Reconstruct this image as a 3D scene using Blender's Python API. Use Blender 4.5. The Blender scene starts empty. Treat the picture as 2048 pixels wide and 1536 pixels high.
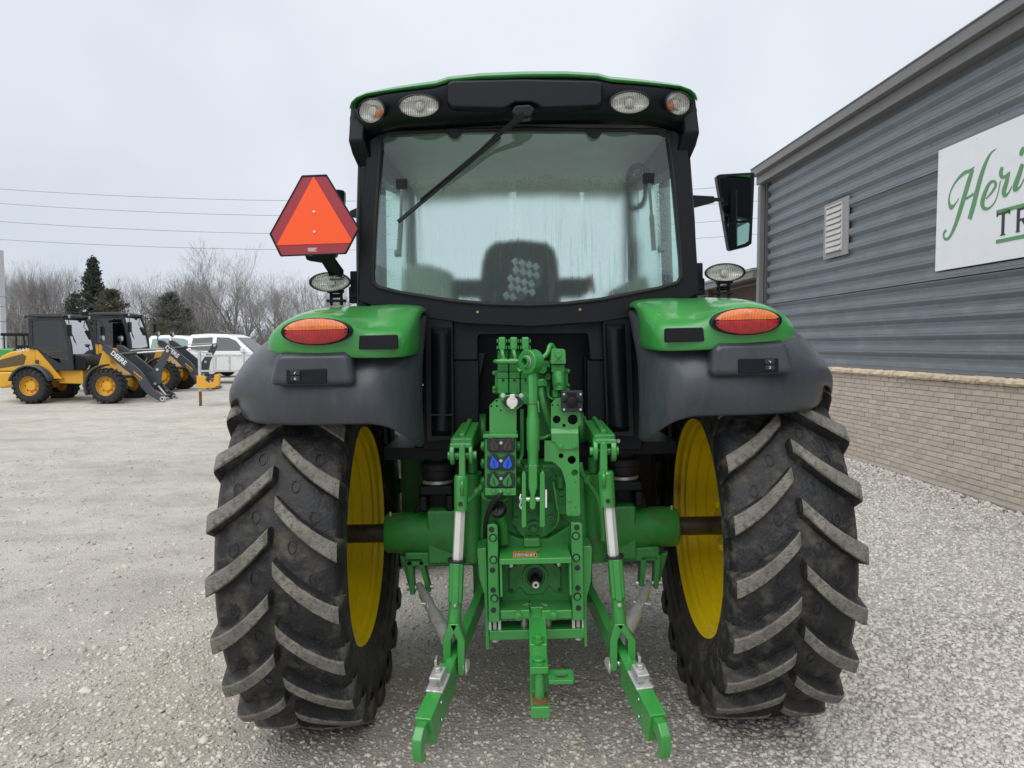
import bpy, bmesh, math, random
import numpy as np
from mathutils import Vector, Matrix, geometry, noise

random.seed(7)
rng = np.random.default_rng(7)
S = bpy.context.scene
COL = S.collection
R = math.radians

# ------------------------------------------------------------------ camera, sky, sun, exposure
CAM_H, PITCH, FPX = 1.83, math.atan(78 / 1480), 1480.0
cam = bpy.data.cameras.new("camera")
cam.lens = 36 * FPX / 2048
cam.sensor_width = 36
cam.clip_start, cam.clip_end = 0.05, 3000
cam_ob = bpy.data.objects.new("camera", cam)
COL.objects.link(cam_ob)
cam_ob.location = (0, 0, CAM_H)
cam_ob.rotation_euler = (R(90) - PITCH, 0, 0)
S.camera = cam_ob

SUN_EL, SUN_AZ = R(58), R(205)          # azimuth clockwise from +Y
w = bpy.data.worlds.new("World")
S.world = w
w.use_nodes = True
wn, wl = w.node_tree.nodes, w.node_tree.links
wn.clear()
wo = wn.new("ShaderNodeOutputWorld")
bg = wn.new("ShaderNodeBackground")
sky = wn.new("ShaderNodeTexSky")
sky.sky_type = 'NISHITA'
sky.sun_disc = False
sky.sun_elevation = SUN_EL
sky.sun_rotation = SUN_AZ
sky.air_density, sky.dust_density, sky.ozone_density = 1.0, 4.0, 1.0
# a closed deck of stratus: even pale grey with faint broad mottling, laid over the clear sky
tc = wn.new("ShaderNodeTexCoord")
nz = wn.new("ShaderNodeTexNoise")
nz.inputs["Scale"].default_value = 1.6
nz.inputs["Detail"].default_value = 4
nz.inputs["Roughness"].default_value = 0.5
wl.new(tc.outputs["Generated"], nz.inputs["Vector"])
cr = wn.new("ShaderNodeValToRGB")
cr.color_ramp.elements[0].position = 0.36
cr.color_ramp.elements[0].color = (6.9, 7.55, 8.5, 1)
cr.color_ramp.elements[1].position = 0.66
cr.color_ramp.elements[1].color = (9.3, 9.75, 10.5, 1)
wl.new(nz.outputs["Fac"], cr.inputs["Fac"])
mx = wn.new("ShaderNodeMix")
mx.data_type = 'RGBA'
mx.inputs["Factor"].default_value = 0.97
wl.new(sky.outputs["Color"], mx.inputs["A"])
wl.new(cr.outputs["Color"], mx.inputs["B"])
wl.new(mx.outputs["Result"], bg.inputs["Color"])
bg.inputs["Strength"].default_value = 0.0565
wl.new(bg.outputs["Background"], wo.inputs["Surface"])

sun = bpy.data.lights.new("sun", 'SUN')
sun.energy = 1.5
sun.angle = R(70)
sun.color = (1.0, 0.975, 0.94)
sun_ob = bpy.data.objects.new("sun", sun)
COL.objects.link(sun_ob)
sun_ob.location = (0, 0, 30)
_sd = Vector((math.sin(SUN_AZ) * math.cos(SUN_EL), math.cos(SUN_AZ) * math.cos(SUN_EL), math.sin(SUN_EL)))
sun_ob.rotation_euler = _sd.to_track_quat('Z', 'Y').to_euler()

S.view_settings.view_transform = 'Standard'
S.view_settings.look = 'None'
S.view_settings.exposure = 0.70
S.view_settings.gamma = 1
S.view_settings.use_curve_mapping = False
S.render.engine = 'CYCLES'
S.cycles.use_denoising = True
S.cycles.max_bounces = 8
S.cycles.transparent_max_bounces = 24
S.cycles.caustics_reflective = False
S.cycles.caustics_refractive = False
S.cycles.sample_clamp_indirect = 8

# ------------------------------------------------------------------ pixel to place
_fw = Vector((0, math.cos(PITCH), -math.sin(PITCH)))
_up = Vector((0, math.sin(PITCH), math.cos(PITCH)))
_rt = Vector((1, 0, 0))
def ray(px, py):
    return _fw + _rt * ((px - 1024) / FPX) + _up * ((768 - py) / FPX)
CAMP = Vector((0, 0, CAM_H))
def W(px, py, Y):
    d = ray(px, py)
    return CAMP + d * (Y / d.y)

ROLL = R(1.35)
TM = Matrix.Translation((0.12, 3.75, 0.0)) @ Matrix.Rotation(-ROLL, 4, 'Y')
TMI = TM.inverted()
_lo = TMI @ CAMP
_l3 = TMI.to_3x3()
def L(px, py, y):
    """tractor coordinates of a point seen at (px, py) that lies y metres ahead of the rear axle"""
    d = _l3 @ ray(px, py)
    return _lo + d * ((y - _lo.y) / d.y)

def ground_z(x, y):
    """lot surface: falls gently to the left of the building, rises towards the back rows"""
    x = np.asarray(x, float); y = np.asarray(y, float)
    sl = math.tan(ROLL)
    a = np.clip(x - 0.12, -2.6, 6.5) * sl
    back = np.clip((-x - 2.6) / 5.0, 0, 1)
    a = a * (1 - back * back * (3 - 2 * back))
    far = np.interp(y, [-1e4, 10, 16, 21.5, 24.5, 29, 40, 1e4], [0, 0, .03, .10, .27, .33, .36, .36])
    near = 1 - np.clip((y - 14) / 12, 0, 1)
    return a * near + far * np.clip(1 - (x - 2) / 6, 0, 1)
def gz(x, y):
    return float(ground_z(x, y))

# ------------------------------------------------------------------ materials
MATS = {}
def mat(name, col, rough=0.5, metal=0.0, var=0.0, vscale=6.0, bump=0.0, bscale=60.0, coat=0.0, spec=0.5,
        dirt=None, dscale=8.0, dlo=0.5, dhi=0.65, rvar=0.0, isl=0.0, objr=0.0, mapping=None):
    m = bpy.data.materials.new(name)
    MATS[name] = m
    m.use_nodes = True
    n, l = m.node_tree.nodes, m.node_tree.links
    b = n["Principled BSDF"]
    b.inputs["Roughness"].default_value = rough
    b.inputs["Metallic"].default_value = metal
    b.inputs["Specular IOR Level"].default_value = spec
    if coat:
        b.inputs["Coat Weight"].default_value = coat
        b.inputs["Coat Roughness"].default_value = 0.08
    b.inputs["Base Color"].default_value = (*col, 1)
    t = n.new("ShaderNodeTexCoord")
    vec = t.outputs["Object"]
    if mapping:
        mp = n.new("ShaderNodeMapping"); mp.inputs["Scale"].default_value = mapping
        l.new(vec, mp.inputs["Vector"]); vec = mp.outputs["Vector"]
    out = None
    def noise_node(sc, det=5, ro=0.6):
        q = n.new("ShaderNodeTexNoise")
        q.inputs["Scale"].default_value = sc; q.inputs["Detail"].default_value = det; q.inputs["Roughness"].default_value = ro
        l.new(vec, q.inputs["Vector"])
        return q.outputs["Fac"]
    if var or isl or objr:
        h = n.new("ShaderNodeHueSaturation")
        h.inputs["Color"].default_value = (*col, 1)
        amt, fac = var, None
        if isl:
            g = n.new("ShaderNodeNewGeometry"); fac = g.outputs["Random Per Island"]; amt = isl
        elif objr:
            g = n.new("ShaderNodeObjectInfo"); fac = g.outputs["Random"]; amt = objr
        mr = n.new("ShaderNodeMapRange")
        if fac is None:
            fac = noise_node(vscale)
            mr.inputs["From Min"].default_value, mr.inputs["From Max"].default_value = 0.3, 0.7
        elif var:
            ad = n.new("ShaderNodeMath"); ad.operation = 'MULTIPLY_ADD'
            l.new(noise_node(vscale), ad.inputs[0]); ad.inputs[1].default_value = var / max(amt, 1e-4)
            l.new(fac, ad.inputs[2])
            sb = n.new("ShaderNodeMath"); sb.operation = 'SUBTRACT'
            l.new(ad.outputs[0], sb.inputs[0]); sb.inputs[1].default_value = 0.5 * var / max(amt, 1e-4)
            fac = sb.outputs[0]
        l.new(fac, mr.inputs["Value"])
        mr.inputs["To Min"].default_value, mr.inputs["To Max"].default_value = 1 - amt, 1 + amt
        l.new(mr.outputs["Result"], h.inputs["Value"])
        out = h.outputs["Color"]
    if dirt:
        d = n.new("ShaderNodeMapRange")
        l.new(noise_node(dscale, 8, 0.65), d.inputs["Value"])
        d.inputs["From Min"].default_value, d.inputs["From Max"].default_value = dlo, dhi
        x = n.new("ShaderNodeMix"); x.data_type = 'RGBA'
        l.new(d.outputs["Result"], x.inputs["Factor"])
        if out is not None: l.new(out, x.inputs["A"])
        else: x.inputs["A"].default_value = (*col, 1)
        x.inputs["B"].default_value = (*dirt, 1)
        out = x.outputs["Result"]
        rr = n.new("ShaderNodeMapRange")
        l.new(d.outputs["Result"], rr.inputs["Value"])
        rr.inputs["To Min"].default_value, rr.inputs["To Max"].default_value = rough, min(1, rough + 0.35)
        l.new(rr.outputs["Result"], b.inputs["Roughness"])
    elif rvar:
        rr = n.new("ShaderNodeMapRange")
        l.new(noise_node(vscale * 1.7, 6), rr.inputs["Value"])
        rr.inputs["From Min"].default_value, rr.inputs["From Max"].default_value = 0.3, 0.7
        rr.inputs["To Min"].default_value, rr.inputs["To Max"].default_value = max(0, rough - rvar), min(1, rough + rvar)
        l.new(rr.outputs["Result"], b.inputs["Roughness"])
    if out is not None:
        l.new(out, b.inputs["Base Color"])
    if bump:
        bp = n.new("ShaderNodeBump")
        bp.inputs["Strength"].default_value = bump
        bp.inputs["Distance"].default_value = 0.01
        l.new(noise_node(bscale, 4), bp.inputs["Height"])
        l.new(bp.outputs["Normal"], b.inputs["Normal"])
    return m

mat("green", (0.040, 0.275, 0.052), 0.30, var=0.10, vscale=5, dirt=(0.075, 0.25, 0.075), dscale=9, dlo=.55, dhi=.80, coat=0.5, rvar=0.1, bump=0.02, bscale=25)
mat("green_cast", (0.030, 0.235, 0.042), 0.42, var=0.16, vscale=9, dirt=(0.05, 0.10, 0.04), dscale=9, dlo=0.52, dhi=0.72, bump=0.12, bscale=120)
mat("green_shaded", (0.018, 0.14, 0.028), 0.55, var=0.2, dirt=(0.03, 0.07, 0.03), dscale=6, dlo=0.5, dhi=0.7, bump=0.15, bscale=90)  # darker copy of the green: shade among the inner parts is put into the paint
mat("yellow", (0.95, 0.72, 0.010), 0.38, var=0.08, vscale=4, dirt=(0.55, 0.40, 0.05), dscale=5, dlo=0.62, dhi=0.75, bump=0.04)
mat("loader_yellow", (0.68, 0.36, 0.025), 0.38, var=0.06, coat=0.2)
mat("loader_grey", (0.045, 0.055, 0.066), 0.40, var=0.08)
mat("fender_plastic", (0.050, 0.057, 0.067), 0.33, var=0.14, vscale=3, rvar=0.16, bump=0.04, bscale=60, mapping=(5, 5, 1.2), dirt=(0.066, 0.072, 0.080), dscale=6, dlo=.52, dhi=.85)
mat("black_plastic", (0.0045, 0.006, 0.009), 0.38, spec=.28, var=0.15, vscale=3, rvar=0.1, bump=0.06, bscale=300)
mat("black_satin", (0.004, 0.005, 0.007), 0.5, spec=.25, var=0.2)
mat("rubber_seal", (0.010, 0.010, 0.011), 0.7)
mat("tyre_rubber", (0.013, 0.0135, 0.015), 0.55, var=0.3, vscale=5, dirt=(0.105, 0.092, 0.072), dscale=11, dlo=0.49, dhi=0.68, bump=0.5, bscale=70)
mat("lug_worn", (0.205, 0.192, 0.165), 0.92, var=0.3, vscale=16, dirt=(0.10, 0.095, 0.082), dscale=42, dlo=0.50, dhi=0.66, bump=0.9, bscale=130)
mat("loader_tyre", (0.016, 0.016, 0.018), 0.75, var=0.2, dirt=(0.05, 0.048, 0.044), dscale=5, dlo=0.5, dhi=0.7)
mat("steel", (0.68, 0.68, 0.66), 0.30, 0.6, var=0.12, vscale=20)
mat("zinc", (0.56, 0.57, 0.57), 0.42, 0.55, var=0.18, vscale=18, dirt=(0.25, 0.23, 0.2), dscale=14, dlo=0.55, dhi=0.7)
mat("hex_white", (0.72, 0.72, 0.69), 0.35, 0.25, var=0.06, vscale=10)
mat("greasy_steel", (0.07, 0.06, 0.05), 0.45, 0.7, var=0.4, vscale=14)
mat("rust", (0.16, 0.065, 0.03), 0.85, var=0.4, vscale=30, bump=0.4)
mat("chrome_dark", (0.10, 0.10, 0.10), 0.3, 1.0)
mat("blue_cap", (0.012, 0.10, 0.62), 0.35)
mat("brown_cap", (0.045, 0.032, 0.024), 0.4)
mat("green_cap", (0.03, 0.20, 0.05), 0.4)
mat("smv_red", (0.33, 0.03, 0.045), 0.45)
mat("smv_orange", (1.0, 0.10, 0.012), 0.45)
mat("label_white", (0.75, 0.75, 0.75), 0.5)
mat("label_orange", (0.8, 0.30, 0.02), 0.5)
mat("seat_cloth", (0.022, 0.024, 0.027), 0.85, bump=0.2, bscale=200)
mat("interior_grey", (0.58, 0.59, 0.55), 0.75, var=0.1)
mat("wrap_white", (0.62, 0.65, 0.68), 0.4, var=0.2, vscale=40)
mat("orange_strap", (0.55, 0.14, 0.02), 0.6)
mat("mirror_glass", (0.75, 0.80, 0.78), 0.03, 1.0)
mat("white_paint", (0.80, 0.81, 0.82), 0.25, coat=0.5)
mat("dark_glass", (0.012, 0.015, 0.018), 0.06, spec=0.7)
mat("teal_glass", (0.10, 0.20, 0.20), 0.06, spec=0.8)
mat("grille_brown", (0.10, 0.07, 0.03), 0.6)
mat("brass", (0.45, 0.30, 0.10), 0.4, 0.7)
mat("bolt_dark", (0.016, 0.018, 0.02), 0.4)

def lens_mat(name, col, rough, stripes, trans=0.55):
    m = bpy.data.materials.new(name); MATS[name] = m
    m.use_nodes = True
    n, l = m.node_tree.nodes, m.node_tree.links
    b = n["Principled BSDF"]
    b.inputs["Base Color"].default_value = (*col, 1)
    b.inputs["Roughness"].default_value = rough
    b.inputs["Coat Weight"].default_value = 0.8
    b.inputs["Coat Roughness"].default_value = 0.03
    t = n.new("ShaderNodeTexCoord")
    wv = n.new("ShaderNodeTexWave"); wv.inputs["Scale"].default_value = stripes
    wv.inputs["Distortion"].default_value = 0.3
    l.new(t.outputs["Object"], wv.inputs["Vector"])
    nzz = n.new("ShaderNodeTexNoise"); nzz.inputs["Scale"].default_value = 45
    l.new(t.outputs["Object"], nzz.inputs["Vector"])
    mul = n.new("ShaderNodeMath"); mul.operation = 'MULTIPLY'
    l.new(wv.outputs["Fac"], mul.inputs[0]); l.new(nzz.outputs["Fac"], mul.inputs[1])
    mr = n.new("ShaderNodeMapRange"); l.new(mul.outputs[0], mr.inputs["Value"])
    mr.inputs["From Max"].default_value = 0.6
    mr.inputs["To Min"].default_value, mr.inputs["To Max"].default_value = 0.5, 1.35
    h = n.new("ShaderNodeHueSaturation"); h.inputs["Color"].default_value = (*col, 1)
    l.new(mr.outputs["Result"], h.inputs["Value"]); l.new(h.outputs["Color"], b.inputs["Base Color"])
    bp = n.new("ShaderNodeBump"); bp.inputs["Strength"].default_value = 0.5; bp.inputs["Distance"].default_value = 0.004
    l.new(wv.outputs["Fac"], bp.inputs["Height"]); l.new(bp.outputs["Normal"], b.inputs["Normal"])
    return m
lens_mat("lens_red", (0.50, 0.008, 0.016), 0.18, 55)
lens_mat("lens_amber", (0.80, 0.17, 0.012), 0.18, 55)
lens_mat("lens_clear", (0.62, 0.62, 0.56), 0.10, 40)
lens_mat("reflector", (0.86, 0.85, 0.78), 0.2, 40)
MATS["reflector"].node_tree.nodes["Principled BSDF"].inputs["Metallic"].default_value = 0.15

def glass_mat(name, tint, gloss=0.10, fog=None, base_fog=0.0):
    """thin pane: tinted see-through plus a little mirror; optional condensation"""
    m = bpy.data.materials.new(name); MATS[name] = m
    m.use_nodes = True
    n, l = m.node_tree.nodes, m.node_tree.links
    n.clear()
    o = n.new("ShaderNodeOutputMaterial")
    tr = n.new("ShaderNodeBsdfTransparent"); tr.inputs["Color"].default_value = (*tint, 1)
    gl = n.new("ShaderNodeBsdfGlossy"); gl.inputs["Roughness"].default_value = 0.02
    lw = n.new("ShaderNodeLayerWeight"); lw.inputs["Blend"].default_value = 0.25
    ma = n.new("ShaderNodeMath"); ma.operation = 'MULTIPLY_ADD'
    l.new(lw.outputs["Fresnel"], ma.inputs[0]); ma.inputs[1].default_value = 0.6; ma.inputs[2].default_value = gloss * 0.3
    mxx = n.new("ShaderNodeMixShader")
    l.new(ma.outputs[0], mxx.inputs[0]); l.new(tr.outputs[0], mxx.inputs[1]); l.new(gl.outputs[0], mxx.inputs[2])
    last = mxx.outputs[0]
    if fog or base_fog:
        tl = n.new("ShaderNodeBsdfTranslucent"); tl.inputs["Color"].default_value = (0.86, 0.97, 0.95, 1)
        df = n.new("ShaderNodeBsdfDiffuse"); df.inputs["Color"].default_value = (0.70, 0.82, 0.80, 1)
        rf = n.new("ShaderNodeBsdfRefraction"); rf.inputs["IOR"].default_value = 1.12; rf.inputs["Roughness"].default_value = 0.42
        rf.inputs["Color"].default_value = (0.87, 1.0, 0.975, 1)
        a = n.new("ShaderNodeMixShader"); a.inputs[0].default_value = 0.20
        l.new(rf.outputs[0], a.inputs[1]); l.new(tl.outputs[0], a.inputs[2])
        a2 = n.new("ShaderNodeMixShader"); a2.inputs[0].default_value = 0.05
        l.new(a.outputs[0], a2.inputs[1]); l.new(df.outputs[0], a2.inputs[2])
        fm = n.new("ShaderNodeMixShader")
        l.new(last, fm.inputs[1]); l.new(a2.outputs[0], fm.inputs[2])
        if fog:
            fac_, wet_ = fog(n, l)
            l.new(fac_, fm.inputs[0])
            wc = n.new("ShaderNodeMix"); wc.data_type = 'RGBA'     # thick runs of water bend the light away
            l.new(wet_, wc.inputs["Factor"])
            wc.inputs["A"].default_value = (0.87, 1.0, 0.975, 1); wc.inputs["B"].default_value = (0.52, 0.68, 0.65, 1)
            l.new(wc.outputs["Result"], rf.inputs["Color"])
        else:
            fm.inputs[0].default_value = base_fog
        last = fm.outputs[0]
    l.new(last, o.inputs["Surface"])
    return m

# ------------------------------------------------------------------ mesh builder
class MB:
    def __init__(s):
        s.v, s.f, s.m = [], [], []
    def add(s, vs, fs, m=0):
        o = len(s.v)
        s.v += [Vector(p) for p in vs]
        s.f += [[i + o for i in f] for f in fs]
        s.m += [m] * len(fs)
        return s
    def box(s, c, d, m=0, rot=None):
        c = Vector(c); x, y, z = d[0] / 2, d[1] / 2, d[2] / 2
        vs = [Vector((a, b, e)) for a in (-x, x) for b in (-y, y) for e in (-z, z)]
        if rot is not None: vs = [rot @ p for p in vs]
        return s.add([p + c for p in vs], [(0, 1, 3, 2), (4, 6, 7, 5), (0, 4, 5, 1), (2, 3, 7, 6), (0, 2, 6, 4), (1, 5, 7, 3)], m)
    def bb(s, x0, x1, y0, y1, z0, z1, m=0):
        return s.box(((x0 + x1) / 2, (y0 + y1) / 2, (z0 + z1) / 2), (x1 - x0, y1 - y0, z1 - z0), m)
    def bar(s, a, b, wd, ht, m=0, up=(0, 0, 1), w2=None, h2=None):
        """rectangular bar from a to b"""
        a, b = Vector(a), Vector(b); d = (b - a).normalized(); up = Vector(up)
        sd = d.cross(up)
        if sd.length < 1e-4: sd = d.cross(Vector((1, 0, 0)))
        sd.normalize(); u = sd.cross(d).normalized()
        w2 = wd if w2 is None else w2; h2 = ht if h2 is None else h2
        vs = []
        for p, ww, hh in ((a, wd, ht), (b, w2, h2)):
            for i, j in ((-1, -1), (1, -1), (1, 1), (-1, 1)):
                vs.append(p + sd * (i * ww / 2) + u * (j * hh / 2))
        return s.add(vs, [(0, 1, 2, 3), (7, 6, 5, 4), (0, 4, 5, 1), (1, 5, 6, 2), (2, 6, 7, 3), (3, 7, 4, 0)], m)
    def tube(s, pts, r, n=8, m=0, caps=True, closed=False, flat=1.0):
        pts = [Vector(p) for p in pts]; k = len(pts)
        rs = r if isinstance(r, (list, tuple)) else [r] * k
        o = len(s.v); prev = None
        for i, p in enumerate(pts):
            if closed: d = pts[(i + 1) % k] - pts[i - 1]
            else: d = pts[min(i + 1, k - 1)] - pts[max(i - 1, 0)]
            d.normalize()
            if prev is None:
                u = d.orthogonal().normalized()
            else:
                u = prev - d * prev.dot(d)
                if u.length < 1e-5: u = d.orthogonal()
                u.normalize()
            prev = u; vv = d.cross(u)
            for j in range(n):
                a = 2 * math.pi * j / n
                s.v.append(p + (u * math.cos(a) + vv * math.sin(a) * flat) * rs[i])
        seg = k if closed else k - 1
        for i in range(seg):
            for j in range(n):
                a, b = o + i * n + j, o + i * n + (j + 1) % n
                c, e = o + ((i + 1) % k) * n + (j + 1) % n, o + ((i + 1) % k) * n + j
                s.f.append([a, b, c, e]); s.m.append(m)
        if caps and not closed:
            s.f.append([o + j for j in range(n)][::-1]); s.m.append(m)
            s.f.append([o + (k - 1) * n + j for j in range(n)]); s.m.append(m)
        return s
    def cyl(s, a, b, r, r2=None, n=20, m=0):
        return s.tube([a, b], [r, r if r2 is None else r2], n, m)
    def lathe(s, prof, org, axis, n=40, m=0, closed=False, mats=None, caps=True):
        """prof: (distance along axis, radius)"""
        org, ax = Vector(org), Vector(axis).normalized()
        u = ax.orthogonal().normalized(); vv = ax.cross(u)
        o = len(s.v); k = len(prof)
        for h, rr in prof:
            for j in range(n):
                a = 2 * math.pi * j / n
                s.v.append(org + ax * h + (u * math.cos(a) + vv * math.sin(a)) * rr)
        for i in range(k if closed else k - 1):
            for j in range(n):
                i2 = (i + 1) % k
                s.f.append([o + i * n + j, o + i * n + (j + 1) % n, o + i2 * n + (j + 1) % n, o + i2 * n + j])
                s.m.append(mats[i] if mats else m)
        if not closed and caps:
            if prof[0][1] > 1e-5: s.f.append([o + j for j in range(n)][::-1]); s.m.append(m)
            if prof[-1][1] > 1e-5: s.f.append([o + (k - 1) * n + j for j in range(n)]); s.m.append(m)
        return s
    def prism(s, poly, vec, holes=(), m=0):
        poly = [Vector(p) for p in poly]; vec = Vector(vec)
        loops = [poly] + [[Vector(p) for p in h] for h in holes]
        if not holes and len(poly) <= 4:
            k = len(poly)
            return s.add(poly + [p + vec for p in poly],
                         [list(range(k))[::-1], list(range(k, 2 * k))] + [[i, (i + 1) % k, k + (i + 1) % k, k + i] for i in range(k)], m)
        flat = [p for lp in loops for p in lp]; k = len(flat)
        if holes:
            tri = geometry.tessellate_polygon(loops)
            caps = [list(t) for t in tri] + [[i + k for i in t][::-1] for t in tri]
        else:
            caps = [list(range(k))[::-1], list(range(k, 2 * k))]
        fs = caps; o = 0
        for lp in loops:
            q = len(lp)
            fs += [[o + i, o + (i + 1) % q, k + o + (i + 1) % q, k + o + i] for i in range(q)]
            o += q
        return s.add(flat + [p + vec for p in flat], fs, m)
    def grid(s, rows, m=0, closed=False):
        o = len(s.v); nr, nc = len(rows), len(rows[0])
        for r_ in rows: s.v += [Vector(p) for p in r_]
        for i in range(nr - 1):
            for j in range(nc if closed else nc - 1):
                s.f.append([o + i * nc + j, o + i * nc + (j + 1) % nc, o + (i + 1) * nc + (j + 1) % nc, o + (i + 1) * nc + j]); s.m.append(m)
        return s
    def mirror(s):
        q = MB()
        q.v = [Vector((-p.x, p.y, p.z)) for p in s.v]; q.f = [f[::-1] for f in s.f]; q.m = list(s.m)
        return q
    def build(s, name, mats, parent=None, bevel=0.0, seg=2, ang=35, sub=0, solid=0.0, recalc=True, kind=None, label=None, smooth=True):
        me = bpy.data.meshes.new(name)
        me.from_pydata([tuple(p) for p in s.v], [], s.f)
        if isinstance(mats, str): mats = [mats]
        for q in mats: me.materials.append(MATS[q])
        if max(s.m, default=0) > 0: me.polygons.foreach_set("material_index", s.m)
        if recalc:
            b = bmesh.new(); b.from_mesh(me)
            bmesh.ops.recalc_face_normals(b, faces=b.faces); b.to_mesh(me); b.free()
        me.polygons.foreach_set("use_smooth", [smooth] * len(me.polygons))
        if smooth and not bevel and not sub: me.set_sharp_from_angle(angle=R(ang))
        me.update()
        ob = bpy.data.objects.new(name, me); COL.objects.link(ob)
        if parent is not None: ob.parent = parent
        if solid:
            q = ob.modifiers.new("solid", 'SOLIDIFY'); q.thickness = solid; q.offset = -1
        if bevel:
            q = ob.modifiers.new("bevel", 'BEVEL'); q.width = bevel; q.segments = seg
            q.limit_method = 'ANGLE'; q.angle_limit = R(ang); q.harden_normals = True
            q.use_clamp_overlap = True
        if sub:
            q = ob.modifiers.new("sub", 'SUBSURF'); q.levels = sub; q.render_levels = sub
        if kind: ob["kind"] = kind
        if label: ob["label"] = label
        return ob

def empty(name, loc=(0, 0, 0), rz=0.0, label=None, cat=None, group=None, matrix=None):
    o = bpy.data.objects.new(name, None); COL.objects.link(o)
    if matrix is not None: o.matrix_world = matrix
    else: o.location = loc; o.rotation_euler = (0, 0, rz)
    o.empty_display_size = 0.2
    tag(o, label, cat, group)
    return o
def tag(o, label=None, cat=None, group=None, kind=None):
    if label: o["label"] = label
    if cat: o["category"] = cat
    if group: o["group"] = group
    if kind: o["kind"] = kind
    return o
CHILD = {}
def kids(o):
    return [c for c in bpy.data.objects if c.parent is o]
def copy_tree(o, parent=None):
    c = o.copy(); COL.objects.link(c); c.parent = parent
    for ch in kids(o): copy_tree(ch, c)
    return c

def catmull(pts, k=6, closed=False):
    """smooth polyline through tuples of any length"""
    n = len(pts); out = []
    P = [np.array(p, float) for p in pts]
    rngi = range(n) if closed else range(n - 1)
    for i in rngi:
        p0 = P[i - 1] if (closed or i > 0) else P[i]
        p1, p2 = P[i], P[(i + 1) % n]
        p3 = P[(i + 2) % n] if (closed or i + 2 < n) else p2
        for j in range(k):
            t = j / k
            out.append(0.5 * ((2 * p1) + (p2 - p0) * t + (2 * p0 - 5 * p1 + 4 * p2 - p3) * t * t + (3 * p1 - p0 - 3 * p2 + p3) * t ** 3))
    if not closed: out.append(P[-1])
    return out
def interp(prof, u):
    """point at fraction u (0..1) of a list of tuples"""
    t = u * (len(prof) - 1); i = min(int(t), len(prof) - 2); f = t - i
    return tuple(a + (b - a) * f for a, b in zip(prof[i], prof[i + 1]))
def circ(c, r, n=16, ry=None):
    ry = r if ry is None else ry
    return [(c[0] + r * math.cos(2 * math.pi * i / n), c[1] + ry * math.sin(2 * math.pi * i / n)) for i in range(n)]
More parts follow.
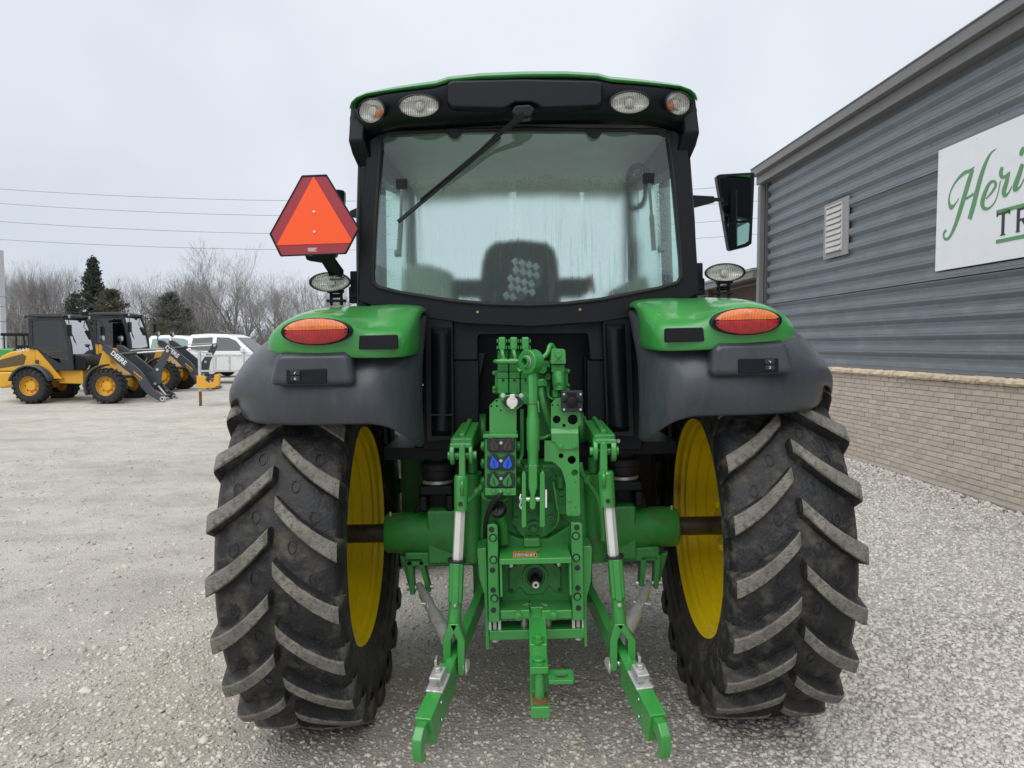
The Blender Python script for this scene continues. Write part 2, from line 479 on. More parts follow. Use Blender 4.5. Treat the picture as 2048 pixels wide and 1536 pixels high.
# ================================================================== ground
def ground_material():
    m = bpy.data.materials.new("gravel_lot"); MATS["gravel_lot"] = m
    m.use_nodes = True
    n, l = m.node_tree.nodes, m.node_tree.links
    b = n["Principled BSDF"]; b.inputs["Roughness"].default_value = 0.92; b.inputs["Specular IOR Level"].default_value = 0.2
    t = n.new("ShaderNodeTexCoord"); P = t.outputs["Object"]
    def N(sc, det=5, ro=.6, vec=None):
        q = n.new("ShaderNodeTexNoise"); q.inputs["Scale"].default_value = sc; q.inputs["Detail"].default_value = det; q.inputs["Roughness"].default_value = ro
        l.new(vec or P, q.inputs["Vector"]); return q.outputs["Fac"]
    def ramp(f, stops):
        q = n.new("ShaderNodeValToRGB"); l.new(f, q.inputs["Fac"])
        e = q.color_ramp.elements
        while len(e) < len(stops): e.new(0.5)
        for i, (p, c) in enumerate(stops): e[i].position = p; e[i].color = (*c, 1)
        return q.outputs["Color"]
    def mixc(f, a, bb, mode='MIX'):
        q = n.new("ShaderNodeMix"); q.data_type = 'RGBA'; q.blend_type = mode
        if isinstance(f, float): q.inputs["Factor"].default_value = f
        else: l.new(f, q.inputs["Factor"])
        l.new(a, q.inputs["A"]); l.new(bb, q.inputs["B"]); return q.outputs["Result"]
    fine = ramp(N(85, 6, .7), [(.30, (.41, .38, .33)), (.50, (.57, .537, .48)), (.70, (.70, .665, .605))])
    vo = n.new("ShaderNodeTexVoronoi"); vo.inputs["Scale"].default_value = 58; l.new(P, vo.inputs["Vector"])
    stone = ramp(vo.outputs["Color"], [(.1, (.36, .342, .31)), (.5, (.52, .497, .455)), (.9, (.66, .635, .59))])
    # crushed stone lies loose to the right and behind; wheel-packed fines to the left
    sp = n.new("ShaderNodeSeparateXYZ"); l.new(P, sp.inputs[0])
    ad = n.new("ShaderNodeMath"); ad.operation = 'MULTIPLY_ADD'; l.new(N(.7, 4), ad.inputs[0]); ad.inputs[1].default_value = 3.0; l.new(sp.outputs["X"], ad.inputs[2])
    side = n.new("ShaderNodeMapRange"); l.new(ad.outputs[0], side.inputs["Value"]); side.inputs["From Min"].default_value = .6; side.inputs["From Max"].default_value = 2.2
    base = mixc(side.outputs["Result"], fine, stone)
    mp = n.new("ShaderNodeMapping"); mp.inputs["Scale"].default_value = (.22, .5, 1); mp.inputs["Rotation"].default_value = (0, 0, .5); l.new(P, mp.inputs["Vector"])
    tracks = ramp(N(1.0, 6, .65, mp.outputs["Vector"]), [(.34, (.74, .73, .73)), (.52, (1, 1, 1)), (.68, (1.10, 1.09, 1.05))])
    base = mixc(.8, base, tracks, 'MULTIPLY')
    damp = ramp(N(2.3, 7, .7), [(.35, (.62, .61, .60)), (.55, (1, 1, 1))])
    base = mixc(.5, base, damp, 'MULTIPLY')
    l.new(base, b.inputs["Base Color"])
    hsum = n.new("ShaderNodeMath"); hsum.operation = 'MULTIPLY_ADD'
    l.new(vo.outputs["Distance"], hsum.inputs[0]); hsum.inputs[1].default_value = -.5; l.new(N(60, 6, .7), hsum.inputs[2])
    h2 = n.new("ShaderNodeMath"); h2.operation = 'MULTIPLY_ADD'; l.new(N(13, 5, .6), h2.inputs[0]); h2.inputs[1].default_value = 1.6; l.new(hsum.outputs[0], h2.inputs[2]); hsum = h2
    bp = n.new("ShaderNodeBump"); bp.inputs["Strength"].default_value = .9; bp.inputs["Distance"].default_value = .02
    l.new(hsum.outputs[0], bp.inputs["Height"]); l.new(bp.outputs["Normal"], b.inputs["Normal"])
ground_material()
def relief(x, y):
    x = np.asarray(x, float); y = np.asarray(y, float)
    return .010 * np.sin(x * 1.7 + .6 * y) * np.sin(y * 1.3 + .9) + .006 * np.sin(x * 4.1 + 1.2 * np.sin(y * 2.2)) * np.sin(y * 3.3 + x)
def ground_h(x, y):
    d = np.hypot(np.asarray(x) - .1, np.asarray(y) - 3.7)
    return ground_z(x, y) + relief(x, y) * np.clip((d - 1.2) / 2, .15, 1)
gx = np.concatenate([-np.geomspace(700, 9, 34), np.linspace(-8.6, 8.6, 170), np.geomspace(9, 700, 34)])
gy = np.concatenate([-np.geomspace(300, 2, 14), np.linspace(-1.6, 16, 170), np.geomspace(16.4, 900, 60)])
GX, GY = np.meshgrid(gx, gy)
GZ = ground_h(GX, GY)
nv = GX.size; nx_, ny_ = len(gx), len(gy)
me = bpy.data.meshes.new("ground")
idx = np.arange(nv).reshape(ny_, nx_)
fc = np.stack([idx[:-1, :-1], idx[:-1, 1:], idx[1:, 1:], idx[1:, :-1]], -1).reshape(-1, 4)
me.from_pydata(np.stack([GX, GY, GZ], -1).reshape(-1, 3).tolist(), [], fc.tolist())
me.materials.append(MATS["gravel_lot"])
me.polygons.foreach_set("use_smooth", [True] * len(me.polygons))
g_ob = bpy.data.objects.new("ground", me); COL.objects.link(g_ob); g_ob["kind"] = "structure"

mat("stone_grey", (0.57, 0.545, 0.50), 0.9, spec=.25, isl=0.24, var=.0)
mat("stone_left", (0.50, 0.468, 0.41), 0.92, spec=.2, isl=0.34)
def stones(name, matn, X, Y, size, label, cat):
    """many small broken stones in one mesh"""
    n_ = len(X)
    base = np.array([(-1, -1, -1), (1, -1, -1), (1, 1, -1), (-1, 1, -1), (-.7, -.7, .8), (.7, -.7, .8), (.7, .7, .8), (-.7, .7, .8)], float)
    V = base[None] + rng.uniform(-.42, .42, (n_, 8, 3))
    sc = size[:, None, None] * np.stack([rng.uniform(.7, 1.35, n_), rng.uniform(.6, 1.1, n_), rng.uniform(.35, .75, n_)], -1)[:, None, :]
    V = V * sc
    a = rng.uniform(0, 2 * np.pi, n_); ca, sa = np.cos(a)[:, None], np.sin(a)[:, None]
    tl = rng.uniform(-.5, .5, n_)[:, None]
    x = V[..., 0] * ca - V[..., 1] * sa; y = V[..., 0] * sa + V[..., 1] * ca
    z = V[..., 2] + tl * V[..., 0]
    V = np.stack([x + X[:, None], y + Y[:, None], z + (ground_h(X, Y) + size * .12)[:, None]], -1).reshape(-1, 3)
    F = np.array([(0, 3, 2, 1), (4, 5, 6, 7), (0, 1, 5, 4), (1, 2, 6, 5), (2, 3, 7, 6), (3, 0, 4, 7)])
    F = (F[None] + (np.arange(n_) * 8)[:, None, None]).reshape(-1, 4)
    me = bpy.data.meshes.new(name)
    me.vertices.add(len(V)); me.vertices.foreach_set("co", V.ravel())
    me.loops.add(F.size); me.loops.foreach_set("vertex_index", F.ravel().astype(np.int32))
    me.polygons.add(len(F)); me.polygons.foreach_set("loop_start", np.arange(0, F.size, 4, dtype=np.int32))
    me.materials.append(MATS[matn]); me.update(calc_edges=True)
    o = bpy.data.objects.new(name, me); COL.objects.link(o)
    tag(o, label, cat, kind="stuff")
    return o
def scatter(n_, x0, x1, y0, y1, pw):
    """more stones close by, fewer far off"""
    u = rng.uniform(0, 1, n_)
    Y = (y0 ** (1 - pw) + u * (y1 ** (1 - pw) - y0 ** (1 - pw))) ** (1 / (1 - pw))
    return rng.uniform(x0, x1, n_), Y
X, Y = scatter(62000, .4, 5.35, 2.7, 15.5, 1.7)
keep = (X < 5.24 - .0324 * (Y - 7.58) - .02) & (X > .6 + .9 * rng.random(len(X)) ** .5)
X, Y = X[keep], Y[keep]
stones("gravel", "stone_grey", X, Y, rng.uniform(.005, .0145, len(X)) * (1 + .05 * np.clip(Y - 3, 0, 10)), "loose pale grey crushed stone between the tractor and the brick wall", "gravel")
X, Y = scatter(15000, -2.6, 1.3, 2.6, 9, 1.6)
stones("gravel", "stone_left", X, Y, rng.uniform(.004, .012, len(X)), "small grey stones strewn under and behind the tractor", "gravel")
X, Y = scatter(14000, -8, -1.2, 2.8, 20, 1.7)
stones("gravel", "stone_left", X, Y, .005 + .011 * rng.random(len(X)) ** 3 + .012 * (rng.random(len(X)) < .03), "scattered pebbles on the packed pale lot left of the tractor", "gravel")

mat("dead_leaf", (0.16, 0.09, 0.045), 0.9, isl=.4)
_m = MB()
for _ in range(420):
    yy = random.uniform(4, 14); xx = 5.24 - .0324 * (yy - 7.58) - .07 - abs(random.gauss(0, .16)); s_ = random.uniform(.008, .026); a_ = random.uniform(0, 6.28)
    zz = float(ground_h(xx, yy)) + .012; u_ = Vector((math.cos(a_), math.sin(a_), random.uniform(-.3, .5))) * s_; v_ = Vector((-math.sin(a_), math.cos(a_), random.uniform(-.3, .5))) * s_ * .5
    c_ = Vector((xx, yy, zz)); _m.add([c_ - u_, c_ - v_, c_ + u_ + Vector((0, 0, s_ * .3)), c_ + v_], [(0, 1, 2), (0, 2, 3)])
tag(_m.build("leaf_litter", "dead_leaf", None, recalc=False, smooth=False), "brown dead leaves and crumbs gathered along the foot of the brick wall", "leaf litter", kind="stuff")
X, Y = rng.uniform(0, 1, 900), rng.uniform(5, 13.5, 900)
X = 5.24 - .0324 * (Y - 7.58) - .06 - np.abs(rng.normal(0, .10, 900))
stones("gravel", "stone_grey", X, Y, rng.uniform(.010, .030, 900), "bigger broken stones along the foot of the brick wall", "gravel")

# ================================================================== the building
mat("siding", (0.165, 0.187, 0.21), 0.42, var=.10, vscale=1.5, dirt=(.25, .275, .30), dscale=2.2, dlo=.5, dhi=.8, rvar=.1, mapping=(1, 1, 3))
mat("trim_grey", (0.17, 0.168, 0.168), 0.45, var=.06)
mat("trim_dark", (0.10, 0.10, 0.105), 0.5)
mat("brown_board", (0.085, 0.06, 0.045), 0.7, var=.15)
mat("roof_metal", (0.25, 0.24, 0.23), 0.5)
mat("brick", (0.50, 0.425, 0.355), 0.9, objr=.12, var=.16, vscale=14, dirt=(.55, .51, .47), dscale=4, dlo=.52, dhi=.80, bump=.4, bscale=160)
mat("brick_far", (0.50, 0.425, 0.355), 0.9, isl=.12, var=.16, vscale=14, dirt=(.55, .51, .47), dscale=4, dlo=.52, dhi=.80, bump=.4, bscale=160)
mat("mortar", (0.55, 0.485, 0.415), 0.95, var=.12, vscale=20, bump=.3, bscale=150)
mat("cap_stone", (0.60, 0.50, 0.36), 0.9, objr=.08, var=.22, vscale=8, bump=.8, bscale=45)
mat("footing", (0.22, 0.21, 0.195), 0.95, var=.2, bump=.5)
mat("vent_metal", (0.62, 0.60, 0.57), 0.45, .3, var=.1)
mat("vent_flash", (0.30, 0.30, 0.305), 0.5, .2)
mat("sign_white", (0.80, 0.82, 0.84), 0.4, var=.02)
mat("sign_green", (0.115, 0.30, 0.13), 0.5)
mat("sign_edge", (0.10, 0.22, 0.13), 0.5)
mat("sign_black", (0.03, 0.03, 0.035), 0.5)
BD = Vector((.0324, -1, 0)).normalized()       # along the wall towards the viewer
BM = Matrix(((BD.x, -BD.y, 0, 5.0 + .4 * BD.x), (BD.y, BD.x, 0, 15.0 + .4 * BD.y), (0, 0, 1, 0), (0, 0, 0, 1)))
BMI = BM.inverted()
def WL(px, py, off=0.0):
    """wall coordinates (along, out = -y, up) of a point seen on the wall"""
    o = BMI @ CAMP; d = BMI.to_3x3() @ ray(px, py)
    return o + d * ((-off - o.y) / d.y)
BL = empty("shop_building", matrix=BM, label="long shop with grey ribbed metal siding over a tan brick base", cat="building")
LEN = 19.0
Z0, ZB, ZC, ZE = .0, 1.40, 1.49, 4.985
# ribbed siding, two courses with a lap joint
def siding(z0, z1, off):
    m = MB(); prof = []; z = z0; per = .217
    while z < z1:
        for dz, o in ((0, .055), (.030, .055), (.033, .059), (.042, .059), (.045, .055), (.080, .055), (.105, .004), (.130, .004), (.135, .008), (.142, .008), (.147, .004), (.165, .004)):
            if z + dz < z1: prof.append((z + dz, o + off))
        z += per
    prof.append((z1, .02 + off))
    rows = [[Vector((u, -o, zz)) for zz, o in prof] for u in (.12, 6.2, 12.4, LEN)]
    m.grid(rows); return m
siding(ZC + .02, 2.62, .006).build("metal_siding", "siding", BL, ang=12, recalc=False)
siding(2.62, 3.93, .0).build("metal_siding", "siding", BL, ang=12, recalc=False)
siding(3.93, ZE, .006).build("metal_siding", "siding", BL, ang=12, recalc=False)
m = MB(); m.bb(0.02, LEN, .01, .2, ZC, ZE + .05); m.build("wall_core", "trim_dark", BL)
m = MB(); m.bb(0.0, LEN, -.075, .0, ZC + .0, ZC + .03); m.build("siding_sill", "trim_grey", BL)
m = MB()
for q in range(7):
    for u in np.arange(.5, LEN, 1.22):
        m.box((u + .02 * (q % 2), -.052, 1.66 + q * .434 + .02), (.013, .010, .013))
m.build("siding_screw", "trim_dark", BL)
# corner, downpipe, eave
m = MB(); m.bb(-.12, .10, -.085, .10, .9, ZE); m.build("corner_trim", "trim_dark", BL, bevel=.004)
m = MB(); m.bb(-.10, .04, -.19, -.09, .15, ZE - .05); m.build("downpipe", "trim_grey", BL, bevel=.012)
m = MB(); m.bb(-.16, LEN, -.20, -.02, ZE - .02, ZE + .14); m.build("fascia", "trim_grey", BL, bevel=.004)
m = MB(); m.bb(-.20, LEN, -.30, -.10, ZE + .145, ZE + .30); m.bb(-.20, LEN, -.315, -.30, ZE + .28, ZE + .30); m.build("gutter", "trim_grey", BL, bevel=.006)
m = MB(); m.prism([Vector((-.2, -.26, ZE + .29)), Vector((-.2, 9, ZE + 1.0)), Vector((-.2, 9, ZE + .9)), Vector((-.2, -.26, ZE + .25))], (LEN + .2, 0, 0)); m.build("roof", "roof_metal", BL)
m = MB(); m.bb(-.02, .0, .1, 9, 0, ZE + .3); m.build("end_wall", "siding", BL)
# brick base
BH, BW, G = .0572, .194, .0095
m = MB(); m.bb(.0, LEN, -.052, .0, Z0, ZB); m.build("mortar_bed", "mortar", BL)
bm_ = MB().box((0, 0, 0), (BW, .05, BH)); tmp = bm_.build("brick", "brick", None, smooth=False)
b = bmesh.new(); b.from_mesh(tmp.data); bmesh.ops.bevel(b, geom=b.edges[:], offset=.004, segments=1, affect='EDGES'); b.to_mesh(tmp.data); b.free()
brick_me = tmp.data; bpy.data.objects.remove(tmp)
far = MB(); nb = 0
rowsn = int((ZB - .16) / (BH + G))
cand = []
for r_ in range(rowsn):
    z = ZB - .006 - BH / 2 - r_ * (BH + G)
    off = .0 if r_ % 2 else (BW + G) / 2
    k = 0
    while True:
        u = .12 + off + k * (BW + G); k += 1
        if u > LEN - .2: break
        jx, jz, jy = random.uniform(-.003, .003), random.uniform(-.0015, .0015), random.uniform(-.002, .003)
        cand.append((u + jx, z + jz, -.041 + jy))
near = sorted([c for c in cand if c[0] < 7.95], key=lambda c: -c[0])[:300]
ns = set(near)
for c in cand:
    if c in ns:
        o = bpy.data.objects.new("brick", brick_me); COL.objects.link(o); o.parent = BL; o.location = (c[0], c[2], c[1])
    else:
        far.box((c[0], c[2], c[1]), (BW, .05, BH))
far.build("brickwork", "brick_far", BL, kind="stuff", smooth=False, recalc=False)
m = MB(); m.bb(-.02, LEN, -.070, -.02, -.1, .14); m.build("footing", "footing", BL, bevel=.01)
u = -.1
while u < LEN:
    wd = random.uniform(.42, .72)
    m = MB(); nn = 10
    rows = []
    for zz, oo in ((ZB + .002, .03), (ZB + .004, .10), (ZB + .03, .125), (ZB + .062, .118), (ZB + .088, .08), (ZB + .092, .0)):
        rows.append([Vector((u + .004 + (wd - .008) * i / nn, -oo + random.uniform(-.010, .010) * (.0 < oo < .2), zz + random.uniform(-.006, .006) * (zz > ZB + .003))) for i in range(nn + 1)])
    m.grid(rows)
    L0 = [r[0] for r in rows]; L1 = [r[-1] for r in rows]
    m.add(L0, [list(range(6))]); m.add(L1, [list(range(6))[::-1]])
    m.build("cap_stone", "cap_stone", BL, smooth=False)
    u += wd
# louvred vent
v0, v1 = WL(1648, 408, .06), WL(1694, 508, .06)
U0, U1 = WL(1648, 460, .06).x, WL(1697, 460, .06).x
ZT_, ZB_ = WL(1670, 402, .06).z, WL(1670, 514, .06).z
m = MB(); m.bb(U0, U1, -.066, -.046, ZB_, ZT_); vt = m.build("louvre_vent", "vent_flash", BL, bevel=.004)
du = (U1 - U0) * .13
m = MB()
for q in ((U0 + du, U0 + du + .03), (U1 - du * 1.6 - .03, U1 - du * 1.6)): m.bb(q[0], q[1], -.085, -.060, ZB_ + .08, ZT_ - .08)
m.bb(U0 + du, U1 - du * 1.6, -.10, -.067, ZT_ - .085, ZT_ - .06); m.build("vent_frame", "vent_metal", vt, bevel=.003)
for i in range(8):
    zz = ZB_ + .085 + (ZT_ - ZB_ - .18) * i / 8
    h_ = (ZT_ - ZB_ - .18) / 8
    m = MB(); m.prism([Vector((U0 + du + .03, -.096, zz)), Vector((U0 + du + .03, -.099, zz + .012)), Vector((U0 + du + .03, -.075, zz + h_ * .97)), Vector((U0 + du + .03, -.072, zz + h_ * .8))], (U1 - U0 - du * 2.6 - .06, 0, 0))
    m.build("louvre_slat", "vent_metal", vt)
# low wing beyond the corner
zw = 3.30
m = MB(); m.bb(-22, -.12, .35, .5, 0, zw - .15); m.build("wing_wall", "brown_board", BL)
m = MB(); m.bb(-22, -.13, -.25, -.05, zw - .14, zw + .04); m.build("wing_fascia", "trim_grey", BL)
m = MB(); m.bb(-22, -.13, -.05, .36, zw - .12, zw - .09); m.build("wing_soffit", "brown_board", BL)
m = MB(); m.prism([Vector((-22, -.28, zw + .05)), Vector((-22, 7, zw + .9)), Vector((-22, 7, zw + .8)), Vector((-22, -.28, zw + .0))], (21.88, 0, 0)); m.build("wing_roof", "roof_metal", BL)
for u in (-3.5, -8, -13, -18):
    m = MB(); m.bb(u - .07, u + .07, -.15, -.02, 0, zw - .14); m.build("wing_post", "brown_board", BL)

# ------------------------------------------------------------------ wall sign
SO = .075
s_tl, s_bl = WL(1877, 302, SO), WL(1870, 543, SO)
SU0, SZT, SZB = (s_tl.x + s_bl.x) / 2, s_tl.z, s_bl.z
SG = empty("wall_sign", matrix=BM, label="white board sign with green script and black capitals on the metal siding", cat="sign")
SLEN = 5.6
m = MB(); m.bb(SU0, SU0 + SLEN, -SO, -SO + .022, SZB, SZT); m.build("sign_panel", "sign_white", SG, bevel=.002)
m = MB()
for z in np.linspace(SZB + .06, SZT - .08, 7): m.lathe([(0, .007), (.003, .005)], (SU0 + .04, -SO, z), (0, -1, 0), 8)
for u in np.arange(SU0 + .7, SU0 + SLEN, .8):
    for z in (SZB + .05, SZT - .05): m.lathe([(0, .007), (.003, .005)], (u, -SO, z), (0, -1, 0), 8)
m.build("sign_screw", "zinc", SG)
def stroke(m, pts, depth=.004, k=7, grow=0.0, off=0.0):
    """brush stroke: points (u, z, width) in wall metres"""
    C = catmull(pts, k); a, bq = [], []
    for i, c in enumerate(C):
        p = np.array(C[max(i - 1, 0)][:2]); q = np.array(C[min(i + 1, len(C) - 1)][:2]); d = q - p
        d = d / (np.hypot(*d) + 1e-9); nrm = np.array([-d[1], d[0]])
        w2 = max(c[2], .004) / 2 + grow
        a.append(Vector((c[0] + nrm[0] * w2, -SO - depth - off, c[1] + nrm[1] * w2))); bq.append(Vector((c[0] - nrm[0] * w2, -SO - depth - off, c[1] - nrm[1] * w2)))
    m.grid([a, bq]); dd = Vector((0, depth, 0))
    m.grid([a, [p + dd for p in a]]); m.grid([bq, [p + dd for p in bq]])
def zp(x, y, wpx):
    """traced point of the lettering with its breadth in traced units"""
    px, py = 1840 + x * .2345, 200 + y * .2345
    p = WL(px, py, SO); q = WL(px, py + wpx * .2345, SO)
    return (p.x, p.z, abs(q.z - p.z) * 1.25)
LET = [
    [(452, 590, 30), (425, 670, 44), (395, 770, 46), (365, 870, 44), (335, 970, 42), (305, 1060, 36), (270, 1140, 26), (240, 1182, 20), (212, 1182, 18), (202, 1145, 16), (224, 1108, 24)],
    [(466, 568, 4), (430, 600, 20), (375, 625, 26), (320, 680, 18), (275, 750, 12), (252, 820, 12), (250, 880, 20), (268, 915, 32), (300, 890, 14), (332, 838, 4)],
    [(650, 415, 3), (605, 455, 14), (565, 530, 30), (525, 640, 40), (492, 760, 44), (465, 870, 46), (443, 950, 46), (424, 1015, 42)],
    [(395, 842, 16), (460, 800, 16)],
    [(565, 842, 8), (615, 785, 16), (648, 725, 22), (632, 692, 16), (592, 715, 26), (556, 790, 36), (534, 870, 40), (546, 920, 26), (590, 922, 14), (640, 868, 8), (668, 790, 6), (688, 690, 5)],
    [(703, 572, 26), (692, 620, 34), (702, 655, 26), (730, 650, 18), (768, 612, 8)],
    [(758, 622, 26), (740, 700, 36), (718, 775, 40), (726, 815, 24), (758, 790, 10), (785, 735, 5)],
    [(876, 545, 32), (850, 630, 40), (815, 730, 44), (818, 765, 26), (858, 735, 10), (895, 660, 5)],
    [(884, 400, 18), (872, 440, 40), (864, 475, 24)],
]
for i, s_ in enumerate(LET):
    m = MB(); stroke(m, [zp(*p) for p in s_], off=.0004 * i); m.build("script_letter", "sign_green", SG, recalc=False, smooth=False)
# the rest of the word runs on to the right at the same slant
bu = zp(860, 760, 1)[0] + .16; bz = zp(820, 770, 1)[1]; xh = .40
def rel(pts): return [(bu + a * .82, bz + (c - .04) * .62 + .10 * a, w_ * .85) for a, c, w_ in pts]
MORE = [
    [(.16, .86, .10), (.10, .55, .10), (.05, .20, .10), (.09, .04, .06), (.20, .10, .03), (.28, .3, .02)], [(.02, .52, .05), (.26, .60, .05)],
    [(.62, .40, .05), (.50, .46, .07), (.38, .28, .09), (.38, .08, .09), (.47, .02, .05), (.58, .14, .04), (.64, .30, .03)], [(.68, .46, .09), (.62, .18, .09), (.66, .04, .06), (.76, .12, .03)],
    [(1.10, .40, .05), (.98, .46, .07), (.86, .28, .09), (.86, .08, .09), (.95, .02, .05), (1.06, .14, .03)], [(1.16, .46, .09), (1.10, .10, .09), (1.02, -.24, .08), (.90, -.34, .05), (.80, -.24, .04)],
    [(1.26, .16, .03), (1.40, .26, .05), (1.46, .40, .06), (1.38, .46, .05), (1.28, .34, .09), (1.24, .12, .10), (1.34, .02, .06), (1.50, .12, .03)],
]
for i, s_ in enumerate(MORE):
    m = MB(); stroke(m, rel(s_), off=.0004 * i); m.build("script_letter", "sign_green", SG, recalc=False, smooth=False)
# two rules and the capitals between them
r0, r1 = zp(655, 957, 1), zp(650, 1210, 1)
UE = r0[0] + 3.25
for q in (r0, r1):
    m = MB(); m.bb(q[0], UE, -SO - .004, -SO, q[1] - .02, q[1] + .02); m.build("sign_rule", "sign_green", SG)
tl_, bl_ = zp(660, 1005, 1), zp(705, 1150, 1)
th_ = tl_[1] - bl_[1]; zb_ = bl_[1] - .005; th_ = max(th_, .24)
cu_ = zp(660, 1010, 1)[0]
ltw = zp(765, 980, 1)[0] - cu_; pitch = zp(825, 960, 1)[0] - cu_
GLY = {"T": [((0, 1), (1, 1), .20), ((.5, 1), (.5, 0), .22), ((.3, .02), (.7, .02), .07), ((0, 1.05), (0, .86), .09), ((1, 1.05), (1, .86), .09)],
       "R": [((.15, 1), (.15, 0), .22), ((.0, .02), (.3, .02), .07), ((.1, .95), (.7, .95), .12), ((.7, .97), (.92, .80), .16), ((.92, .82), (.72, .52), .16), ((.15, .5), (.75, .5), .12), ((.5, .5), (1.0, 0), .2)],
       "A": [((.5, 1), (.05, 0), .2), ((.5, 1), (.95, 0), .22), ((.22, .3), (.78, .3), .1)],
       "C": [((.95, .8), (.6, .97), .14), ((.6, .97), (.2, .85), .16), ((.2, .85), (.05, .5), .2), ((.05, .5), (.2, .13), .2), ((.2, .13), (.6, .03), .16), ((.6, .03), (.95, .2), .14)],
       "O": [((.5, .98), (.12, .8), .16), ((.12, .8), (.05, .5), .2), ((.05, .5), (.12, .2), .2), ((.12, .2), (.5, .02), .16), ((.5, .02), (.88, .2), .16), ((.88, .2), (.95, .5), .2), ((.95, .5), (.88, .8), .2), ((.88, .8), (.5, .98), .16)]}
for i, chh in enumerate("TRACTOR"):
    m = MB()
    for j, (a, b_, w_) in enumerate(GLY[chh]):
        m.bar((cu_ + i * pitch + a[0] * ltw, -SO - .002 - .0002 * j, zb_ + a[1] * th_), (cu_ + i * pitch + b_[0] * ltw, -SO - .002 - .0002 * j, zb_ + b_[1] * th_), w_ * th_ * .8, .004, up=(0, 1, 0))
    m.build("capital_letter", "sign_black", SG, smooth=False)
# ================================================================== the tractor
TR = empty("farm_tractor", matrix=TM, label="large green farm tractor with black fenders and yellow rims, seen from its rear hitch", cat="tractor")

def pp(mb, pts, y, th, holes=(), m=0):
    """plate traced at distance y and th metres thick (away from the rear)"""
    return mb.prism([L(a, b, y) for a, b in pts], (0, th, 0), [[L(a, b, y) for a, b in h] for h in holes], m)
def pbox(mb, x0, x1, y0, y1, yf, yb, m=0):
    return pp(mb, [(x0, y0), (x1, y0), (x1, y1), (x0, y1)], yf, yb - yf, m=m)
def pcyl(mb, a, ya, b, yb, r, r2=None, n=20, m=0):
    return mb.cyl(L(a[0], a[1], ya), L(b[0], b[1], yb), r, r2, n, m)
def bolt(mb, px, py, y, r=0.010, h=0.010, n=6, m=0, washer=True):
    c = L(px, py, y)
    if washer: mb.lathe([(0, r * 1.45), (0.003, r * 1.45)], c + Vector((0, 0.0005, 0)), (0, -1, 0), 16, m)
    mb.lathe([(0, r), (h, r), (h + 0.002, r * 0.8)], c, (0, -1, 0), n, m)
def pipe(mb, pts, r, n=10, m=0, k=5):
    """hose through (px, py, y) points"""
    P = [L(*p) for p in pts]
    mb.tube([Vector(q) for q in catmull([tuple(p) for p in P], k)] if len(P) > 2 else P, r, n, m)
def both(fn, name, mats, parent=TR, **kw):
    mb = fn() if callable(fn) else fn
    return [mb.build(name, mats, parent, **kw), mb.mirror().build(name, mats, parent, **kw)]

HUB_Z, TRK = 0.885, 1.047
# ------------------------------------------------------------------ wheels
def lug_mesh(side):
    """one tread bar; side = +1 bar on the +x half"""
    secs = []
    #        s     top    base  breadth
    for s_, top, bot, kw in ((-.035, .872, .835, .80), (0, .902, .84, 1), (.05, .909, .84, 1), (.2, .909, .84, 1), (.4, .907, .84, 1), (.6, .904, .835, 1), (.8, .899, .82, 1.02),
                             (.93, .893, .80, 1.05), (.985, .885, .79, 1.05), (1.01, .862, .77, 1.0), (1.01, .815, .75, .8), (.985, .765, .73, .5)):
        ax = side * (0.010 + 0.254 * s_)
        th = -0.205 * (max(s_, 0) ** 0.95) / 0.9 - 0.020 * math.sin(min(max(s_, 0), 1) * math.pi)
        wt = (0.029 + 0.006 * s_) * kw; wb = wt + 0.016 * kw
        sec = []
        for rr, ww in ((bot, -wb), (top - .007, -wt - .002), (top, -wt + .005), (top, wt - .005), (top - .007, wt + .002), (bot, wb)):
            a = th + ww / 0.9
            sec.append(Vector((ax, -rr * math.cos(a), rr * math.sin(a))))
        secs.append(sec)
    mb = MB()
    for i in range(len(secs) - 1):
        for j in range(5):
            q = [secs[i][j], secs[i][j + 1], secs[i + 1][j + 1], secs[i + 1][j]]
            mb.add(q if side > 0 else q[::-1], [(0, 1, 2, 3)], 1 if j in (1, 2, 3) and 0 < i < 8 else 0)
    e = secs[0] if side < 0 else secs[0][::-1]
    mb.add(e, [tuple(range(6))], 0)
    me_ob = mb.build("lug", ["tyre_rubber", "lug_worn"], None, recalc=False)
    b = bmesh.new(); b.from_mesh(me_ob.data)
    bmesh.ops.remove_doubles(b, verts=b.verts, dist=1e-6)
    bmesh.ops.recalc_face_normals(b, faces=b.faces)
    b.to_mesh(me_ob.data); b.free()
    me = me_ob.data; me.set_sharp_from_angle(angle=R(28))
    bpy.data.objects.remove(me_ob)
    return me
LUGS = {1: lug_mesh(1), -1: lug_mesh(-1)}
_m = MB(); _m.tube([Vector((.016 * math.cos(a), -.8545 + .10 * (.016 * math.cos(a)) ** 2, .026 * math.sin(a))) for a in np.linspace(0, 2 * math.pi, 15)[:-1]], .0022, 4, closed=True)
_o = _m.build("tread_ring", "tyre_rubber", None); RING = _o.data; bpy.data.objects.remove(_o)
